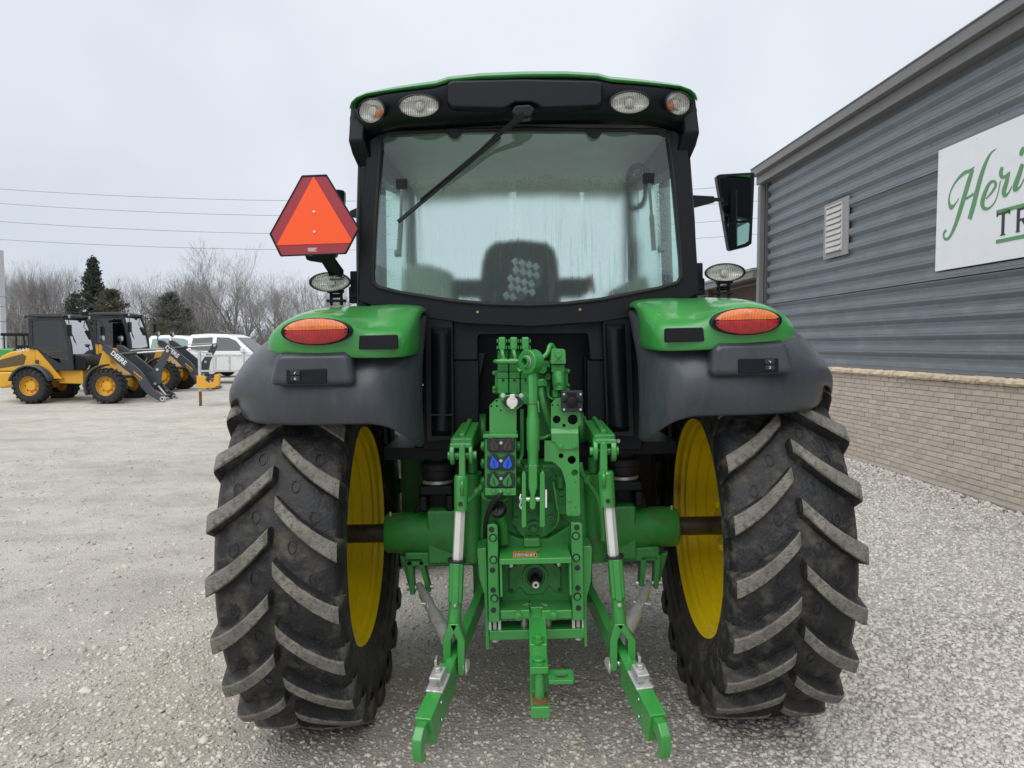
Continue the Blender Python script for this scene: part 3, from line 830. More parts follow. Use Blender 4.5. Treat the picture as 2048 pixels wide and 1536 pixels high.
def rear_wheel(side, phase):
    C0 = Vector((side * TRK, 0, HUB_Z))
    t = MB()
    half = [(0.198, .548), (0.206, .56), (0.234, .61), (0.250, .67), (0.254, .725), (0.256, .775), (0.252, .812), (0.226, .840), (0.11, .852), (0.0, .855)]
    prof = half + [(-a, b) for a, b in half[-2::-1]]
    t.lathe(prof, (0, 0, 0), (1, 0, 0), 96, caps=False)
    # low ribs and beads on the side walls
    for rr in (.60, .655, .745):
        for sg in (-1, 1):
            ax = np.interp(rr, [.548, .56, .61, .67, .725, .775], [.198, .206, .234, .250, .254, .244])
            t.lathe([(sg * (ax - .004), rr - .007), (sg * (ax + .003), rr), (sg * (ax - .004), rr + .007)], (0, 0, 0), (1, 0, 0), 64, caps=False)
    # round siping marks between the bars
    tyre = t.build("tyre", "tyre_rubber", TR, ang=50)
    tyre.location = C0
    N = 22
    for i in range(N):
        for sd in (1, -1):
            o = bpy.data.objects.new("lug", LUGS[sd]); COL.objects.link(o); o.parent = tyre
            o.rotation_euler = (-(2 * math.pi * (i + (0.5 if sd == 1 else 0)) / N + phase), 0, 0)
    for i in range(N):
        for sd in (1, -1):
            for aa, da in ((.075, .55), (.16, .30)):
                o = bpy.data.objects.new("tread_ring", RING); COL.objects.link(o); o.parent = tyre
                o.location = (sd * aa, 0, 0)
                o.rotation_euler = (-(2 * math.pi * (i + (0.5 if sd == 1 else 0) + da) / N + phase) + .23 * aa / .25, 0, 0)
    r = MB()
    q = side
    pr = [(.21, .585), (.198, .575), (.196, .555), (.175, .551), (.160, .532), (.142, .529), (.134, .508), (.085, .503), (.078, .488), (.03, .485), (.022, .470), (-.05, .468), (-.085, .455), (-.095, .42), (-.07, .36), (-.045, .28), (-.05, .2), (-.05, .0)]
    r.lathe([(-q * a, b) for a, b in pr[1:]], (0, 0, 0), (1, 0, 0), 72, caps=False)
    r.lathe([(q * .195, .575), (q * .198, .555), (q * .12, .53), (q * .05, .52), (-q * .0, .515)], (0, 0, 0), (1, 0, 0), 72, caps=False)
    rim = r.build("rim", "yellow", TR, ang=40)
    rim.location = C0
    # embossed hand holes and clamp bosses on the disc
    for k in range(8):
        a = 2 * math.pi * k / 8 + 0.2
        b_ = MB()
        c = Vector((q * .072, math.cos(a) * .37, math.sin(a) * .37))
        b_.lathe([(0, .058), (-q * .030, .054), (-q * .036, .040), (-q * .012, .034), (-q * .006, .0)], c, (1, 0, 0), 20)
        b_.build("disc_boss", "yellow", rim)
    for k in range(8):
        a = 2 * math.pi * k / 8 + 0.6
        b_ = MB()
        c = Vector((q * .045, math.cos(a) * .435, math.sin(a) * .435))
        b_.box(c, (.07, .06, .09), rot=Matrix.Rotation(a, 3, 'X'))
        b_.build("rim_clamp", "yellow", rim, bevel=.008)
    h = MB()
    h.lathe([(-q * .06, .0), (-q * .06, .16), (q * .03, .17), (q * .05, .10), (q * .05, 0)], (0, 0, 0), (1, 0, 0), 32)
    h.build("hub", "yellow", rim)
    for k in range(10):
        a = 2 * math.pi * k / 10; bl = MB()
        bl.lathe([(0, .016), (-q * .02, .016)], (-q * .055, math.cos(a) * .135, math.sin(a) * .135), (1, 0, 0), 6)
        bl.build("hub_bolt", "yellow", rim)
rear_wheel(-1, -0.04)
rear_wheel(1, 0.18)

# front axle with its own smaller wheels, hidden behind the rear ones from here
def front_wheel(side):
    C0 = Vector((side * 0.95, 2.58, 0.64))
    t = MB()
    half = [(0.13, .37), (0.19, .42), (0.20, .50), (0.185, .575), (0.13, .60), (0, .605)]
    t.lathe(half + [(-a, b) for a, b in half[-2::-1]], (0, 0, 0), (1, 0, 0), 56, caps=False)
    N = 22
    for i in range(N):
        for sd in (1, -1):
            a0 = 2 * math.pi * (i + (.5 if sd == 1 else 0)) / N
            P = []
            for s_ in (0, .5, 1):
                a = a0 + .22 * s_
                P.append(Vector((sd * (.01 + .185 * s_), -.615 * math.cos(a), .615 * math.sin(a))))
            for p, p2 in zip(P, P[1:]):
                t.bar(p, p2, .05, .06, up=(0, p.y, p.z))
    ty = t.build("tyre", "tyre_rubber", TR); ty.location = C0
    r = MB(); q = side
    r.lathe([(-q * .14, .385), (-q * .12, .36), (0, .34), (q * .02, .2), (q * .0, 0)], (0, 0, 0), (1, 0, 0), 40, caps=False)
    r.lathe([(q * .14, .385), (q * .12, .36), (0, .34)], (0, 0, 0), (1, 0, 0), 40, caps=False)
    rm = r.build("rim", "yellow", TR); rm.location = C0
front_wheel(-1); front_wheel(1)
a = MB(); a.bb(-.8, .8, 2.5, 2.66, .55, .72); a.lathe([(-.15, .16), (.15, .16)], (0, 2.58, .64), (1, 0, 0), 20)
a.build("front_axle", "green_shaded", TR, bevel=.02)

# ------------------------------------------------------------------ axle housing and transmission
def trumpet():
    m = MB()
    m.lathe([(-.20, .20), (-.30, .175), (-.36, .150), (-.52, .118), (-.60, .104), (-.735, .100), (-.748, .092)], (0, 0, HUB_Z), (1, 0, 0), 36)
    m.bb(-.52, -.34, -.115, .10, HUB_Z - .135, HUB_Z + .135)
    m.bb(-.64, -.30, -.09, .09, HUB_Z - .155, HUB_Z - .08)
    return m
both(trumpet, "axle_housing", "green_cast", bevel=.012, ang=30)
both(lambda: MB().cyl((-.70, 0, HUB_Z), (-1.10, 0, HUB_Z), .047, n=24), "axle_shaft", "greasy_steel")
def zerk():
    m = MB(); m.cyl((-.715, -.03, HUB_Z + .09), (-.715, -.03, HUB_Z + .115), .006, n=8); return m
both(zerk, "grease_fitting", "zinc")

m = MB()
m.bb(-.30, .30, -.12, 1.2, .52, 1.12)
m.bb(-.24, .24, 1.2, 2.9, .60, 1.05)
m.build("transmission_case", "green_shaded", TR, bevel=.04, seg=3)
m = MB()
pp(m, [(962, 965), (1000, 930), (1135, 928), (1172, 960), (1176, 1075), (1150, 1108), (985, 1110), (960, 1080)], -.30, .20)
m.build("rear_case", "green_cast", TR, bevel=.02, seg=3)
m = MB()   # arched cover with its bolts below the top link bracket
pp(m, [(1024, 955), (1034, 940), (1100, 938), (1112, 950), (1122, 1000), (1118, 1040), (1098, 1072), (1070, 1082), (1042, 1074), (1026, 1050)], -.335, .05)
m.build("rear_cover", "green_cast", TR, bevel=.01)
for x, y in ((1033, 985), (1033, 1042), (1100, 990), (1100, 1038), (1106, 962)):
    m = MB(); m.lathe([(0, .020), (.014, .019), (.014, .011), (.006, .010), (.006, 0)], L(x, y, -.335), (0, -1, 0), 20)
    m.build("cover_bolt", "green_cast", TR)
m = MB(); m.lathe([(0, .034), (.012, .034), (.014, .026), (.004, .024), (.004, .014), (.02, .013), (.02, 0)], L(1067, 1056, -.345), (0, -1, 0), 24)
m.build("drain_plug", "green_cast", TR)
m = MB()
pp(m, [(1000, 1062), (1042, 1078), (1095, 1078), (1142, 1050), (1146, 1105), (998, 1108)], -.36, .1)
m.build("case_rib", "green_cast", TR, bevel=.008)

# lift cylinders
for px, (x0, x1) in ((946, (929, 963)), (1186, (1167, 1206))):
    m = MB()
    r_ = (L(x1, 1000, -.28) - L(x0, 1000, -.28)).x / 2
    c0, c1 = L(px, 945, -.28), L(px + 2, 1120, -.24)
    m.tube([c0, c0.lerp(c1, .04), c0.lerp(c1, .05), c1], [r_ * 1.03, r_ * 1.03, r_, r_], 32)
    m.cyl(c0 + Vector((0, 0, .0)), c0 + Vector((0, 0, .07)), .022, n=16)
    m.build("lift_cylinder", "green_cast", TR, ang=30)

# ------------------------------------------------------------------ lift arms, links and draft arms
def P_(x, y, d): return L(x, y, d)
LINK = {
    -1: dict(armtop=(944, 852), fork=((899, 910), (937, 946)), fy=(886, 931), pin=(924, 912), bar=(917, 931, 890, 985), sleeve=(908, 936, 950, 1020),
             hexa=((920, 1018), (915, 1120)), tube=((914, 1118), (911, 1205)), neck=((911, 1203), (907, 1258)), cl=((886, 902), (914, 930)), cy=(1252, 1352),
             tip=(846, 1530), root=(968, 1180), latch=(862, 1396), pin2=(925, 1337)),
    1: dict(armtop=(1184, 848), fork=((1186, 1196), (1221, 1233)), fy=(878, 924), pin=(1209, 903), bar=(1200, 1216, 884, 970), sleeve=(1198, 1229, 942, 1012),
            hexa=((1218, 1010), (1227, 1114)), tube=((1229, 1110), (1236, 1196)), neck=((1236, 1195), (1240, 1258)), cl=((1220, 1236), (1256, 1272)), cy=(1252, 1344),
            tip=(1318, 1522), root=(1174, 1180), latch=(1293, 1388), pin2=(1226, 1333)),
}
for sd, k in LINK.items():
    s_ = sd
    # rock arm
    m = MB()
    t0 = L(*k["armtop"], -.10); f0 = L((k["fork"][0][0] + k["fork"][1][1]) / 2, k["fy"][0] + 2, -.50)
    m.bar(t0 + Vector((s_ * -.004, 0, -.02)), f0, .085, .115, w2=.10, h2=.05)
    m.bar(t0 + Vector((0, -.02, .02)), t0.lerp(f0, .95) + Vector((0, 0, .028)), .022, .07, w2=.03, h2=.03)
    m.cyl(t0 + Vector((-.07, .05, -.03)), t0 + Vector((.07, .05, -.03)), .085, n=28)
    m.build("rock_arm", "green_cast", TR, bevel=.012, seg=3)
    m = MB()
    for x0, x1 in k["fork"]:
        a0, a1 = L(x0, k["fy"][0], -.56), L(x1, k["fy"][1], -.56)
        c = (a0 + a1) / 2; w2 = abs(a1.x - a0.x); hh = abs(a0.z - a1.z) / 2
        n_ = 18; pts = [Vector((c.x - w2 / 2, c.y + .02 + hh * .95 * math.cos(2 * math.pi * i / n_), c.z + hh * math.sin(2 * math.pi * i / n_))) for i in range(n_)]
        m.prism(pts, (w2, 0, 0))
    m.bar(L(k["fork"][0][0] + 2, k["fy"][0] + 3, -.53), L(k["fork"][1][1] - 2, k["fy"][0] + 3, -.53), .09, .022, up=(0, 0, 1))
    m.build("arm_fork", "green", TR, bevel=.006, seg=3)
    pn = L(*k["pin"], -.56)
    m = MB(); m.cyl(pn + Vector((-.062, .02, 0)), pn + Vector((.062, .02, 0)), .019, n=16)
    m.build("fork_pin", "green", TR)
    # lift link: strap, sleeve, hex spindle, barrel, lower yoke
    x0, x1, y0, y1 = k["bar"]
    m = MB(); pp(m, [(x0 + 1, y0 + 6), (x0 + 4, y0), (x1 - 4, y0), (x1 - 1, y0 + 6), (x1, y1 - 12), (x1 - 3, y1), (x0 + 3, y1), (x0, y1 - 12)], -.605, .055)
    m.build("link_strap", "green", TR, bevel=.006)
    m = MB(); pipe(m, [((x0 + x1) / 2, y1 - 26, -.61), ((x0 + x1) / 2, y1 - 16, -.645), ((x0 + x1) / 2, y1 + 2, -.625), ((x0 + x1) / 2, y1 + 5, -.60)], .008)
    m.build("link_hook", "green", TR)
    x0, x1, y0, y1 = k["sleeve"]
    rr = (L(x1, 980, -.60) - L(x0, 980, -.60)).x / 2
    off = 0 if s_ < 0 else 2
    a0, a1 = L((x0 + x1) / 2 - off, y0, -.585), L((x0 + x1) / 2 + off, y1, -.585)
    m = MB(); m.tube([a0, a0.lerp(a1, .06), a0.lerp(a1, .72), a0.lerp(a1, .74), a1], [rr * .86, rr, rr, rr * 1.0, rr * .97], 28)
    m.build("link_sleeve", "green", TR, ang=25)
    m = MB(); bolt(m, *((921, 1008) if s_ < 0 else (1216, 1002)), -.585 - rr, .007, .008, 12)
    m.build("set_screw", "greasy_steel", TR)
    a0, a1 = L(*k["hexa"][0], -.585), L(*k["hexa"][1], -.59)
    m = MB(); m.tube([a0, a1], .0235, 6); m.build("hex_spindle", "hex_white", TR, ang=20)
    a0, a1 = L(*k["tube"][0], -.59), L(*k["tube"][1], -.595)
    m = MB(); m.tube([a0, a0.lerp(a1, .05)], .041, 24); m.build("dust_collar", "bolt_dark", TR)
    m = MB(); m.bar(a0.lerp(a1, .03), a1, .062, .062, up=(0, 1, 0)); m.build("link_barrel", "green", TR, bevel=.014, seg=3)
    m = MB(); m.bar(a0.lerp(a1, .05) + Vector((0, -.033, 0)), a1 + Vector((0, -.033, 0)), .028, .014, up=(0, 1, 0))
    m.build("barrel_rib", "green", TR, bevel=.004)
    b0, b1 = L(*k["neck"][0], -.595), L(*k["neck"][1], -.60)
    m = MB(); m.tube([b0, b1], [.028, .030], 20); m.build("link_neck", "green", TR)
    m = MB(); bolt(m, k["neck"][0][0] + (-1 if s_ < 0 else 3), 1210, -.63, .006, .012, 10); m.build("grease_fitting", "zinc", TR)
    # lower yoke: two cheeks around the draft arm
    m = MB()
    (xa, xb), (xc, xd) = k["cl"]; ya, yb = k["cy"]
    xm = k["neck"][1][0]
    for (q0, q1) in k["cl"]:
        pp(m, [(xm - 10, ya - 4), (xm + 10, ya - 4), (q1, ya + 30), (q1, yb - 6), (q1 - 4, yb), (q0 + 4, yb), (q0, yb - 6), (q0, ya + 30)], -.635, .085)
    m.build("link_yoke", "green", TR, bevel=.006)
    p2 = L(*k["pin2"], -.64)
    m = MB(); m.cyl(p2 + Vector((-s_ * -.012, .03, 0)), p2 + Vector((s_ * .10, .03, .0)), .013, n=14)
    m.lathe([(0, .028), (.006, .028)], p2 + Vector((s_ * -.012, .03, 0)), (s_ * -1, -.5, 0), 20)
    ring = [p2 + Vector((s_ * -.016, .0 + .026 * math.cos(t), .026 * math.sin(t))) for t in np.linspace(0, 2 * math.pi, 14)[:-1]]
    m.tube(ring, .003, 6, closed=True)
    m.build("linch_pin", "steel", TR)
    m = MB(); m.box(p2 + Vector((s_ * .115, .03, .0)), (.012, .05, .075)); m.build("pin_tab", "steel", TR, bevel=.002)
    # draft arm
    A = L(*k["root"], -.12); B = L(k["tip"][0], k["tip"][1] - 58, -.98)
    mid = A.lerp(B, .70)
    m = MB(); m.bar(A, mid, .042, .085, up=(0, 0, 1)); m.build("draft_arm", "green", TR, bevel=.006)
    m = MB(); e1 = B.copy()
    d = (B - A).normalized()
    m.bar(mid - d * .06, e1 - d * .02, .062, .115, up=(0, 0, 1), w2=.070, h2=.13)
    m.build("arm_end_block", "green", TR, bevel=.006)
    lt = A.lerp(B, .79) + Vector((0, 0, .066))
    m = MB()
    m.box(lt, (.075, .11, .012), rot=d.to_track_quat('Y', 'Z').to_matrix())
    m.box(lt + Vector((0, 0, .026)), (.052, .075, .045), rot=d.to_track_quat('Y', 'Z').to_matrix())
    m.cyl(lt + Vector((0, -.0, .045)), lt + Vector((0, -.0, .068)), .015, n=14)
    m.build("coupler_latch", "zinc", TR, bevel=.008, seg=3)
    # claw hook: a thick plate with a rounded nose and an open mouth
    m = MB()
    o = B - d * .01
    fx, uz = Vector((d.x, d.y, 0)).normalized(), Vector((0, 0, 1))
    outl = [(-.09, .055), (-.02, .070), (.055, .062), (.100, .020), (.108, -.045), (.085, -.098), (.045, -.108), (.030, -.085), (.052, -.055), (.045, -.02), (.01, -.004), (-.03, -.025), (-.05, -.07), (-.09, -.06)]
    sx = fx.cross(uz).normalized() * .040
    m.prism([o + fx * a * .78 + uz * b * .8 - sx / 2 for a, b in outl], sx)
    m.build("claw_hook", "green", TR, bevel=.006)
    m = MB()
    for q in (.55, .62):
        c = A.lerp(B, .885) + Vector((s_ * -.037, 0, -.02 + (q - .55)))
        m.lathe([(0, .006), (.004, .006)], c, (-s_, 0, 0), 10)
    m.build("arm_rivet", "zinc", TR)
    # stabiliser strut in zinc tube with its hanger bracket
    a0 = L(838 if s_ < 0 else 1299, 1170 if s_ < 0 else 1166, -.06); a1 = L(902 if s_ < 0 else 1240, 1292, -.50)
    m = MB()
    m.tube([a0, a0.lerp(a1, .18)], [.018, .020], 14)
    m.tube([a0.lerp(a1, .16), a0.lerp(a1, .52)], .026, 18)
    m.tube([a0.lerp(a1, .50), a0.lerp(a1, .9)], .032, 18)
    m.build("sway_strut", "zinc", TR, ang=30)
    m = MB(); c = a0.lerp(a1, .33)
    m.cyl(c + Vector((-.04, -.02, .01)), c + Vector((.045, -.02, -.005)), .007, n=8)
    m.tube([c + Vector((s_ * .0, -.03 - .028 * math.sin(t), .022 * math.cos(t))) for t in np.linspace(0, math.pi, 9)], .004, 6)
    m.build("sway_pin", "zinc", TR)
    m = MB(); e = MB()
    if s_ < 0: lg = [((812, 1120), (824, 1120), (830, 1190), (820, 1190)), ((836, 1120), (846, 1120), (862, 1184), (853, 1186))]
    else: lg = [((1282, 1114), (1294, 1114), (1288, 1174), (1279, 1172)), ((1310, 1112), (1322, 1112), (1317, 1178), (1308, 1178))]
    for q in lg: pp(m, q, -.09, .07)
    xs = [p[0] for q in lg for p in q[:2]]
    pbox(m, min(xs), max(xs), lg[0][0][1] - 3, lg[0][0][1] + 5, -.09, -.02)
    m.build("sway_bracket", "green_cast", TR, bevel=.004)
    m = MB(); c = L((lg[0][3][0] + lg[1][2][0]) / 2, 1174 if s_ < 0 else 1166, -.065)
    m.cyl(c + Vector((-.065, 0, 0)), c + Vector((.065, 0, 0)), .011, n=12); m.lathe([(0, .018), (.012, .018)], c + Vector((-.07, 0, 0)), (1, 0, 0), 12)
    m.build("sway_pivot", "zinc", TR)
    # wedge gusset under the axle housing
    m = MB()
    if s_ < 0: pp(m, [(800, 1112), (830, 1116), (828, 1190), (822, 1190)], -.04, .03)
    else: pp(m, [(1322, 1108), (1336, 1104), (1318, 1172), (1312, 1172)], -.04, .03)
    m.build("axle_gusset", "green_cast", TR, bevel=.003)

# ------------------------------------------------------------------ hitch frame and PTO
YF = -.50
z8 = lambda x, y: (940 + x * .1823, 1030 + y * .1823)
for rail, dark, hexs in (
        ([(187, 118), (205, 102), (282, 102), (304, 125), (326, 1180), (203, 1180)], [(237, 160), (247, 605), (253, 823), (258, 1043)], [(252, 250), (257, 490), (267, 913)]),
        ([(1108, 75), (1125, 85), (1215, 85), (1236, 105), (1252, 1160), (1125, 1160)], [(1170, 137), (1178, 580), (1184, 800), (1190, 1020)], [(1160, 228), (1165, 467), (1176, 893)])):
    m = MB(); pp(m, [z8(*p) for p in rail], YF, .07); ro = m.build("hitch_rail", "green", TR, bevel=.005)
    for p in dark:
        m = MB(); m.lathe([(0, .0125), (.002, .0125), (.002, 0)], L(*z8(*p), YF - .0005), (0, -1, 0), 20); m.build("hole_disc", "bolt_dark", ro)  # dark disc laid on the rail, its colour standing for the shade inside a hole
    for p in hexs:
        m = MB(); c = L(*z8(*p), YF)
        m.lathe([(0, .0185), (.002, .0185), (.002, .015)], c, (0, -1, 0), 24, 1)
        m.lathe([(0, .0135), (.011, .0135), (.013, .011)], c, (0, -1, 0), 6, 0)
        m.build("rail_bolt", ["green", "bolt_dark"], ro, ang=20)
for pts in ([(75, 385), (90, 370), (180, 360), (195, 900), (212, 1480), (170, 1480), (155, 870), (100, 700)],
            [(1238, 345), (1325, 338), (1342, 350), (1332, 720), (1287, 900), (1287, 1450), (1256, 1450), (1240, 900)]):
    m = MB(); pp(m, [z8(*p) for p in pts], -.46, .16); m.build("side_plate", "green", TR, bevel=.004)
# PTO guard: shelf, cheeks and back plate
zt = L(1070, 1122, -.57).z
xl, xr = L(999, 1122, -.57).x, L(1143, 1120, -.57).x
m = MB(); m.bb(xl, xr, -.57, -.30, zt, zt + .012); m.bb(xl, xr, -.575, -.57, zt - .012, zt + .012)
m.bb(xl, xl + .010, -.56, -.30, zt - .16, zt); m.bb(xr - .010, xr, -.56, -.30, zt - .16, zt)
sh = m.build("pto_guard", "green", TR, bevel=.003)
m = MB(); m.bb((xl + xr) / 2 - .05, (xl + xr) / 2 + .028, -.40, -.30, zt + .012, zt + .055); m.build("guard_latch", "green", TR, bevel=.008)
# warning label on the shelf
lx, ly = L(1050, 1112, -.5).x, -.505
m = MB(); m.bb(lx - .053, lx + .053, ly - .045, ly + .045, zt + .0125, zt + .0135, 0)
m.bb(lx - .049, lx + .049, ly - .041, ly + .010, zt + .0135, zt + .014, 1)
for r_ in range(4):
    x = lx - .046
    while x < lx + .040:
        q = random.uniform(.004, .014); m.bb(x, min(x + q, lx + .046), ly - .035 + r_ * .011, ly - .029 + r_ * .011, zt + .014, zt + .0143, 2); x += q + .004
m.build("warning_label", ["label_orange", "bolt_dark", "label_white"], sh)
def text_mesh(txt, size, name, mats, parent, M, ext=0.0005, align='CENTER', shear=0.0, space=1.0, offset=0.0):
    cu = bpy.data.curves.new(name, 'FONT'); cu.body = txt; cu.size = size; cu.extrude = ext; cu.align_x = align; cu.align_y = 'CENTER'
    cu.shear = shear; cu.space_character = space; cu.offset = offset; cu.resolution_u = 4
    tmp = bpy.data.objects.new(name, cu); COL.objects.link(tmp)
    me = bpy.data.meshes.new_from_object(tmp)
    bpy.data.objects.remove(tmp); bpy.data.curves.remove(cu)
    me.name = name; me.materials.clear(); me.materials.append(MATS[mats])
    o = bpy.data.objects.new(name, me); COL.objects.link(o)
    if parent is not None: o.parent = parent
    o.matrix_local = M
    return o
text_mesh("WARNING", .024, "warning_text", "bolt_dark", sh, Matrix.Translation((lx + .006, ly + .027, zt + .014)))
# back plate of the PTO bay
m = MB(); pp(m, [(1000, 1108), (1141, 1106), (1140, 1205), (1004, 1206)], -.36, .04); bk = m.build("pto_back_plate", "green_cast", TR)
m = MB(); pp(m, [(1018, 1140), (1042, 1122), (1098, 1120), (1122, 1138), (1122, 1182), (1112, 1185), (1098, 1172), (1086, 1188), (1055, 1190), (1040, 1174), (1028, 1186), (1018, 1184)], -.374, .016)
m.build("pto_cover", "green_cast", TR, bevel=.004)
c = L(1070, 1152, -.375)
m = MB(); m.lathe([(0, .060), (.010, .058), (.010, .047), (.002, .045)], c, (0, -1, 0), 36); m.lathe([(0, .037), (.016, .037), (.018, .031), (.004, .028), (.004, 0)], c, (0, -1, 0), 30, 1)
m.build("pto_seal", ["green_cast", "bolt_dark"], TR)
m = MB()
for i in range(18):
    a = 2 * math.pi * i / 18
    m.box(c + Vector((math.cos(a) * .0185, -.06, math.sin(a) * .0185 - .006)), (.004, .10, .004), rot=Matrix.Rotation(-a, 3, 'Y'))
m.lathe([(0, .0185), (.105, .0185), (.112, .015), (.112, .006), (.09, .006), (.09, 0)], c + Vector((0, 0, -.006)), (0, -1, 0), 24)
m.build("pto_shaft", "greasy_steel", TR)
m = MB(); m.lathe([(0, .0165), (.003, .015), (.003, .0065), (.0, .006)], c + Vector((0, -.1105, -.006)), (0, -1, 0), 24); m.build("shaft_end", "zinc", TR)
for x, y in ((1022, 1130), (1118, 1128)):
    m = MB(); m.lathe([(0, .011), (.012, .011), (.014, .008)], L(x, y, -.36), (0, -1, 0), 12); m.build("plate_bolt", "steel", bk)
for x, y in ((1023, 1181), (1119, 1179)):
    m = MB(); m.lathe([(0, .009), (.003, .009), (.003, 0)], L(x, y, -.376), (0, -1, 0), 12); m.build("plate_plug", "bolt_dark", bk)
# drawbar carrier
for x0, x1 in ((1000, 1060), (1083, 1145)):
    a0, a1 = L(x0, 1223, YF + .01), L(x1, 1238, YF + .01)
    m = MB(); m.bb(a0.x, a1.x, YF + .01, -.28, a1.z, a0.z + .004); m.build("drawbar_carrier", "green", TR, bevel=.006)
m = MB(); a0 = L(1072, 1200, -.34); m.bb(a0.x - .03, a0.x + .03, -.46, -.30, a0.z - .05, a0.z + .01); m.build("carrier_block", "green", TR, bevel=.004)
for x, y in ((1037, 1231), (1107, 1230)):
    m = MB(); bolt(m, x, y, YF + .01, .017, .014, 6); m.build("carrier_bolt", "green", TR)
for x, sg in ((1048, -1), (1092, 1)):      # hairpin clips on top of the carrier
    m = MB(); c = L(x, 1214, -.42)
    m.cyl(c + Vector((0, 0, -.02)), c + Vector((0, 0, .012)), .007, n=10)
    m.tube([c + Vector((sg * .02, .0, .0)), c + Vector((sg * .0, .0, .004)), c + Vector((-sg * .016, 0, .016)), c + Vector((-sg * .030, 0, .012)), c + Vector((-sg * .026, 0, .003)), c + Vector((-sg * .006, 0, .001)), c + Vector((sg * .022, 0, -.006))], .0025, 6)
    m.build("hairpin_clip", "steel", TR)
a0, a1 = L(978, 1262, -.46), L(1170, 1277, -.46)
m = MB(); m.bb(a0.x, a1.x, -.46, -.34, a1.z, a0.z); m.build("drawbar_support", "green", TR, bevel=.005)
for x in (990, 1156):
    m = MB(); c = L(x, 1255, -.42)
    m.bb(c.x - .028, c.x - .016, -.45, -.36, a0.z, a0.z + .045); m.bb(c.x + .016, c.x + .028, -.45, -.36, a0.z, a0.z + .045)
    m.cyl((c.x, -.43, a0.z - .055), (c.x, -.43, a0.z + .05), .010, n=12); m.lathe([(0, .018), (.012, .018)], (c.x, -.43, a1.z - .014), (0, 0, 1), 6)
    m.build("support_spacer", "hex_white", TR)
for x in (1049, 1096):
    m = MB(); c = L(x, 1250, -.40); m.cyl((c.x, -.40, a0.z), (c.x, -.40, a0.z + .075), .017, n=16); m.build("drawbar_bushing", "zinc", TR)
# drawbar
d0, d1 = L(1075, 1235, -.46), L(1079, 1388, -.93)
m = MB(); m.bar(d0 + Vector((0, .4, .012)), d0 + Vector((0, 0, .0)), .078, .045); m.bar(d0 + Vector((0, .02, .001)), d0.lerp(d1, .45), .076, .045)
m.build("drawbar", "green", TR, bevel=.005)
q = d0.lerp(d1, .42)
m = MB(); m.lathe([(0, .026), (.012, .026), (.012, .020), (.028, .020), (.030, .016)], q + Vector((0, 0, .024)), (0, -.1, 1), 18); m.build("drawbar_bolt", "green", TR)
m = MB(); m.bar(q + Vector((0, .03, .010)), d0.lerp(d1, .82) + Vector((0, 0, .034)), .072, .024); m.build("clevis_top", "green", TR, bevel=.004)
c = d0.lerp(d1, .74) + Vector((0, 0, .047))
m = MB(); m.lathe([(0, .024), (.010, .024), (.012, .018)], c, (0, 0, 1), 20); m.bb(c.x - .037, c.x + .037, c.y - .055, c.y + .03, c.z - .032, c.z - .004); m.build("clevis_cap", "green", TR, bevel=.003)
m = MB(); m.cyl(c + Vector((0, -.03, -.16)), c + Vector((0, -.03, 0)), .020, n=18); m.build("clevis_pin", "green", TR)
# pin handle: flat ring to the right
m = MB(); h0 = c + Vector((.035, -.03, -.055))
m.prism([h0 + Vector(p) for p in ((0, .03, 0), (.095, .03, 0), (.102, .02, 0), (.102, -.06, 0), (.095, -.068, 0), (0, -.068, 0))], (0, 0, .016),
        [[h0 + Vector(p) for p in ((.025, .008, 0), (.07, .008, 0), (.078, -.002, 0), (.078, -.036, 0), (.07, -.044, 0), (.035, -.044, 0), (.025, -.03, 0))]])
m.build("pin_handle", "green", TR, bevel=.002)
m = MB(); m.bb(c.x - .037, c.x + .037, c.y - .10, c.y + .10, c.z - .19, c.z - .145, 0); m.bb(c.x - .030, c.x + .030, c.y - .085, c.y + .02, c.z - .145, c.z - .138, 1)
m.bb(c.x - .037, c.x + .037, c.y + .05, c.y + .10, c.z - .15, c.z - .03, 0)
m.build("clevis_jaw", ["green", "rust"], TR, bevel=.004)

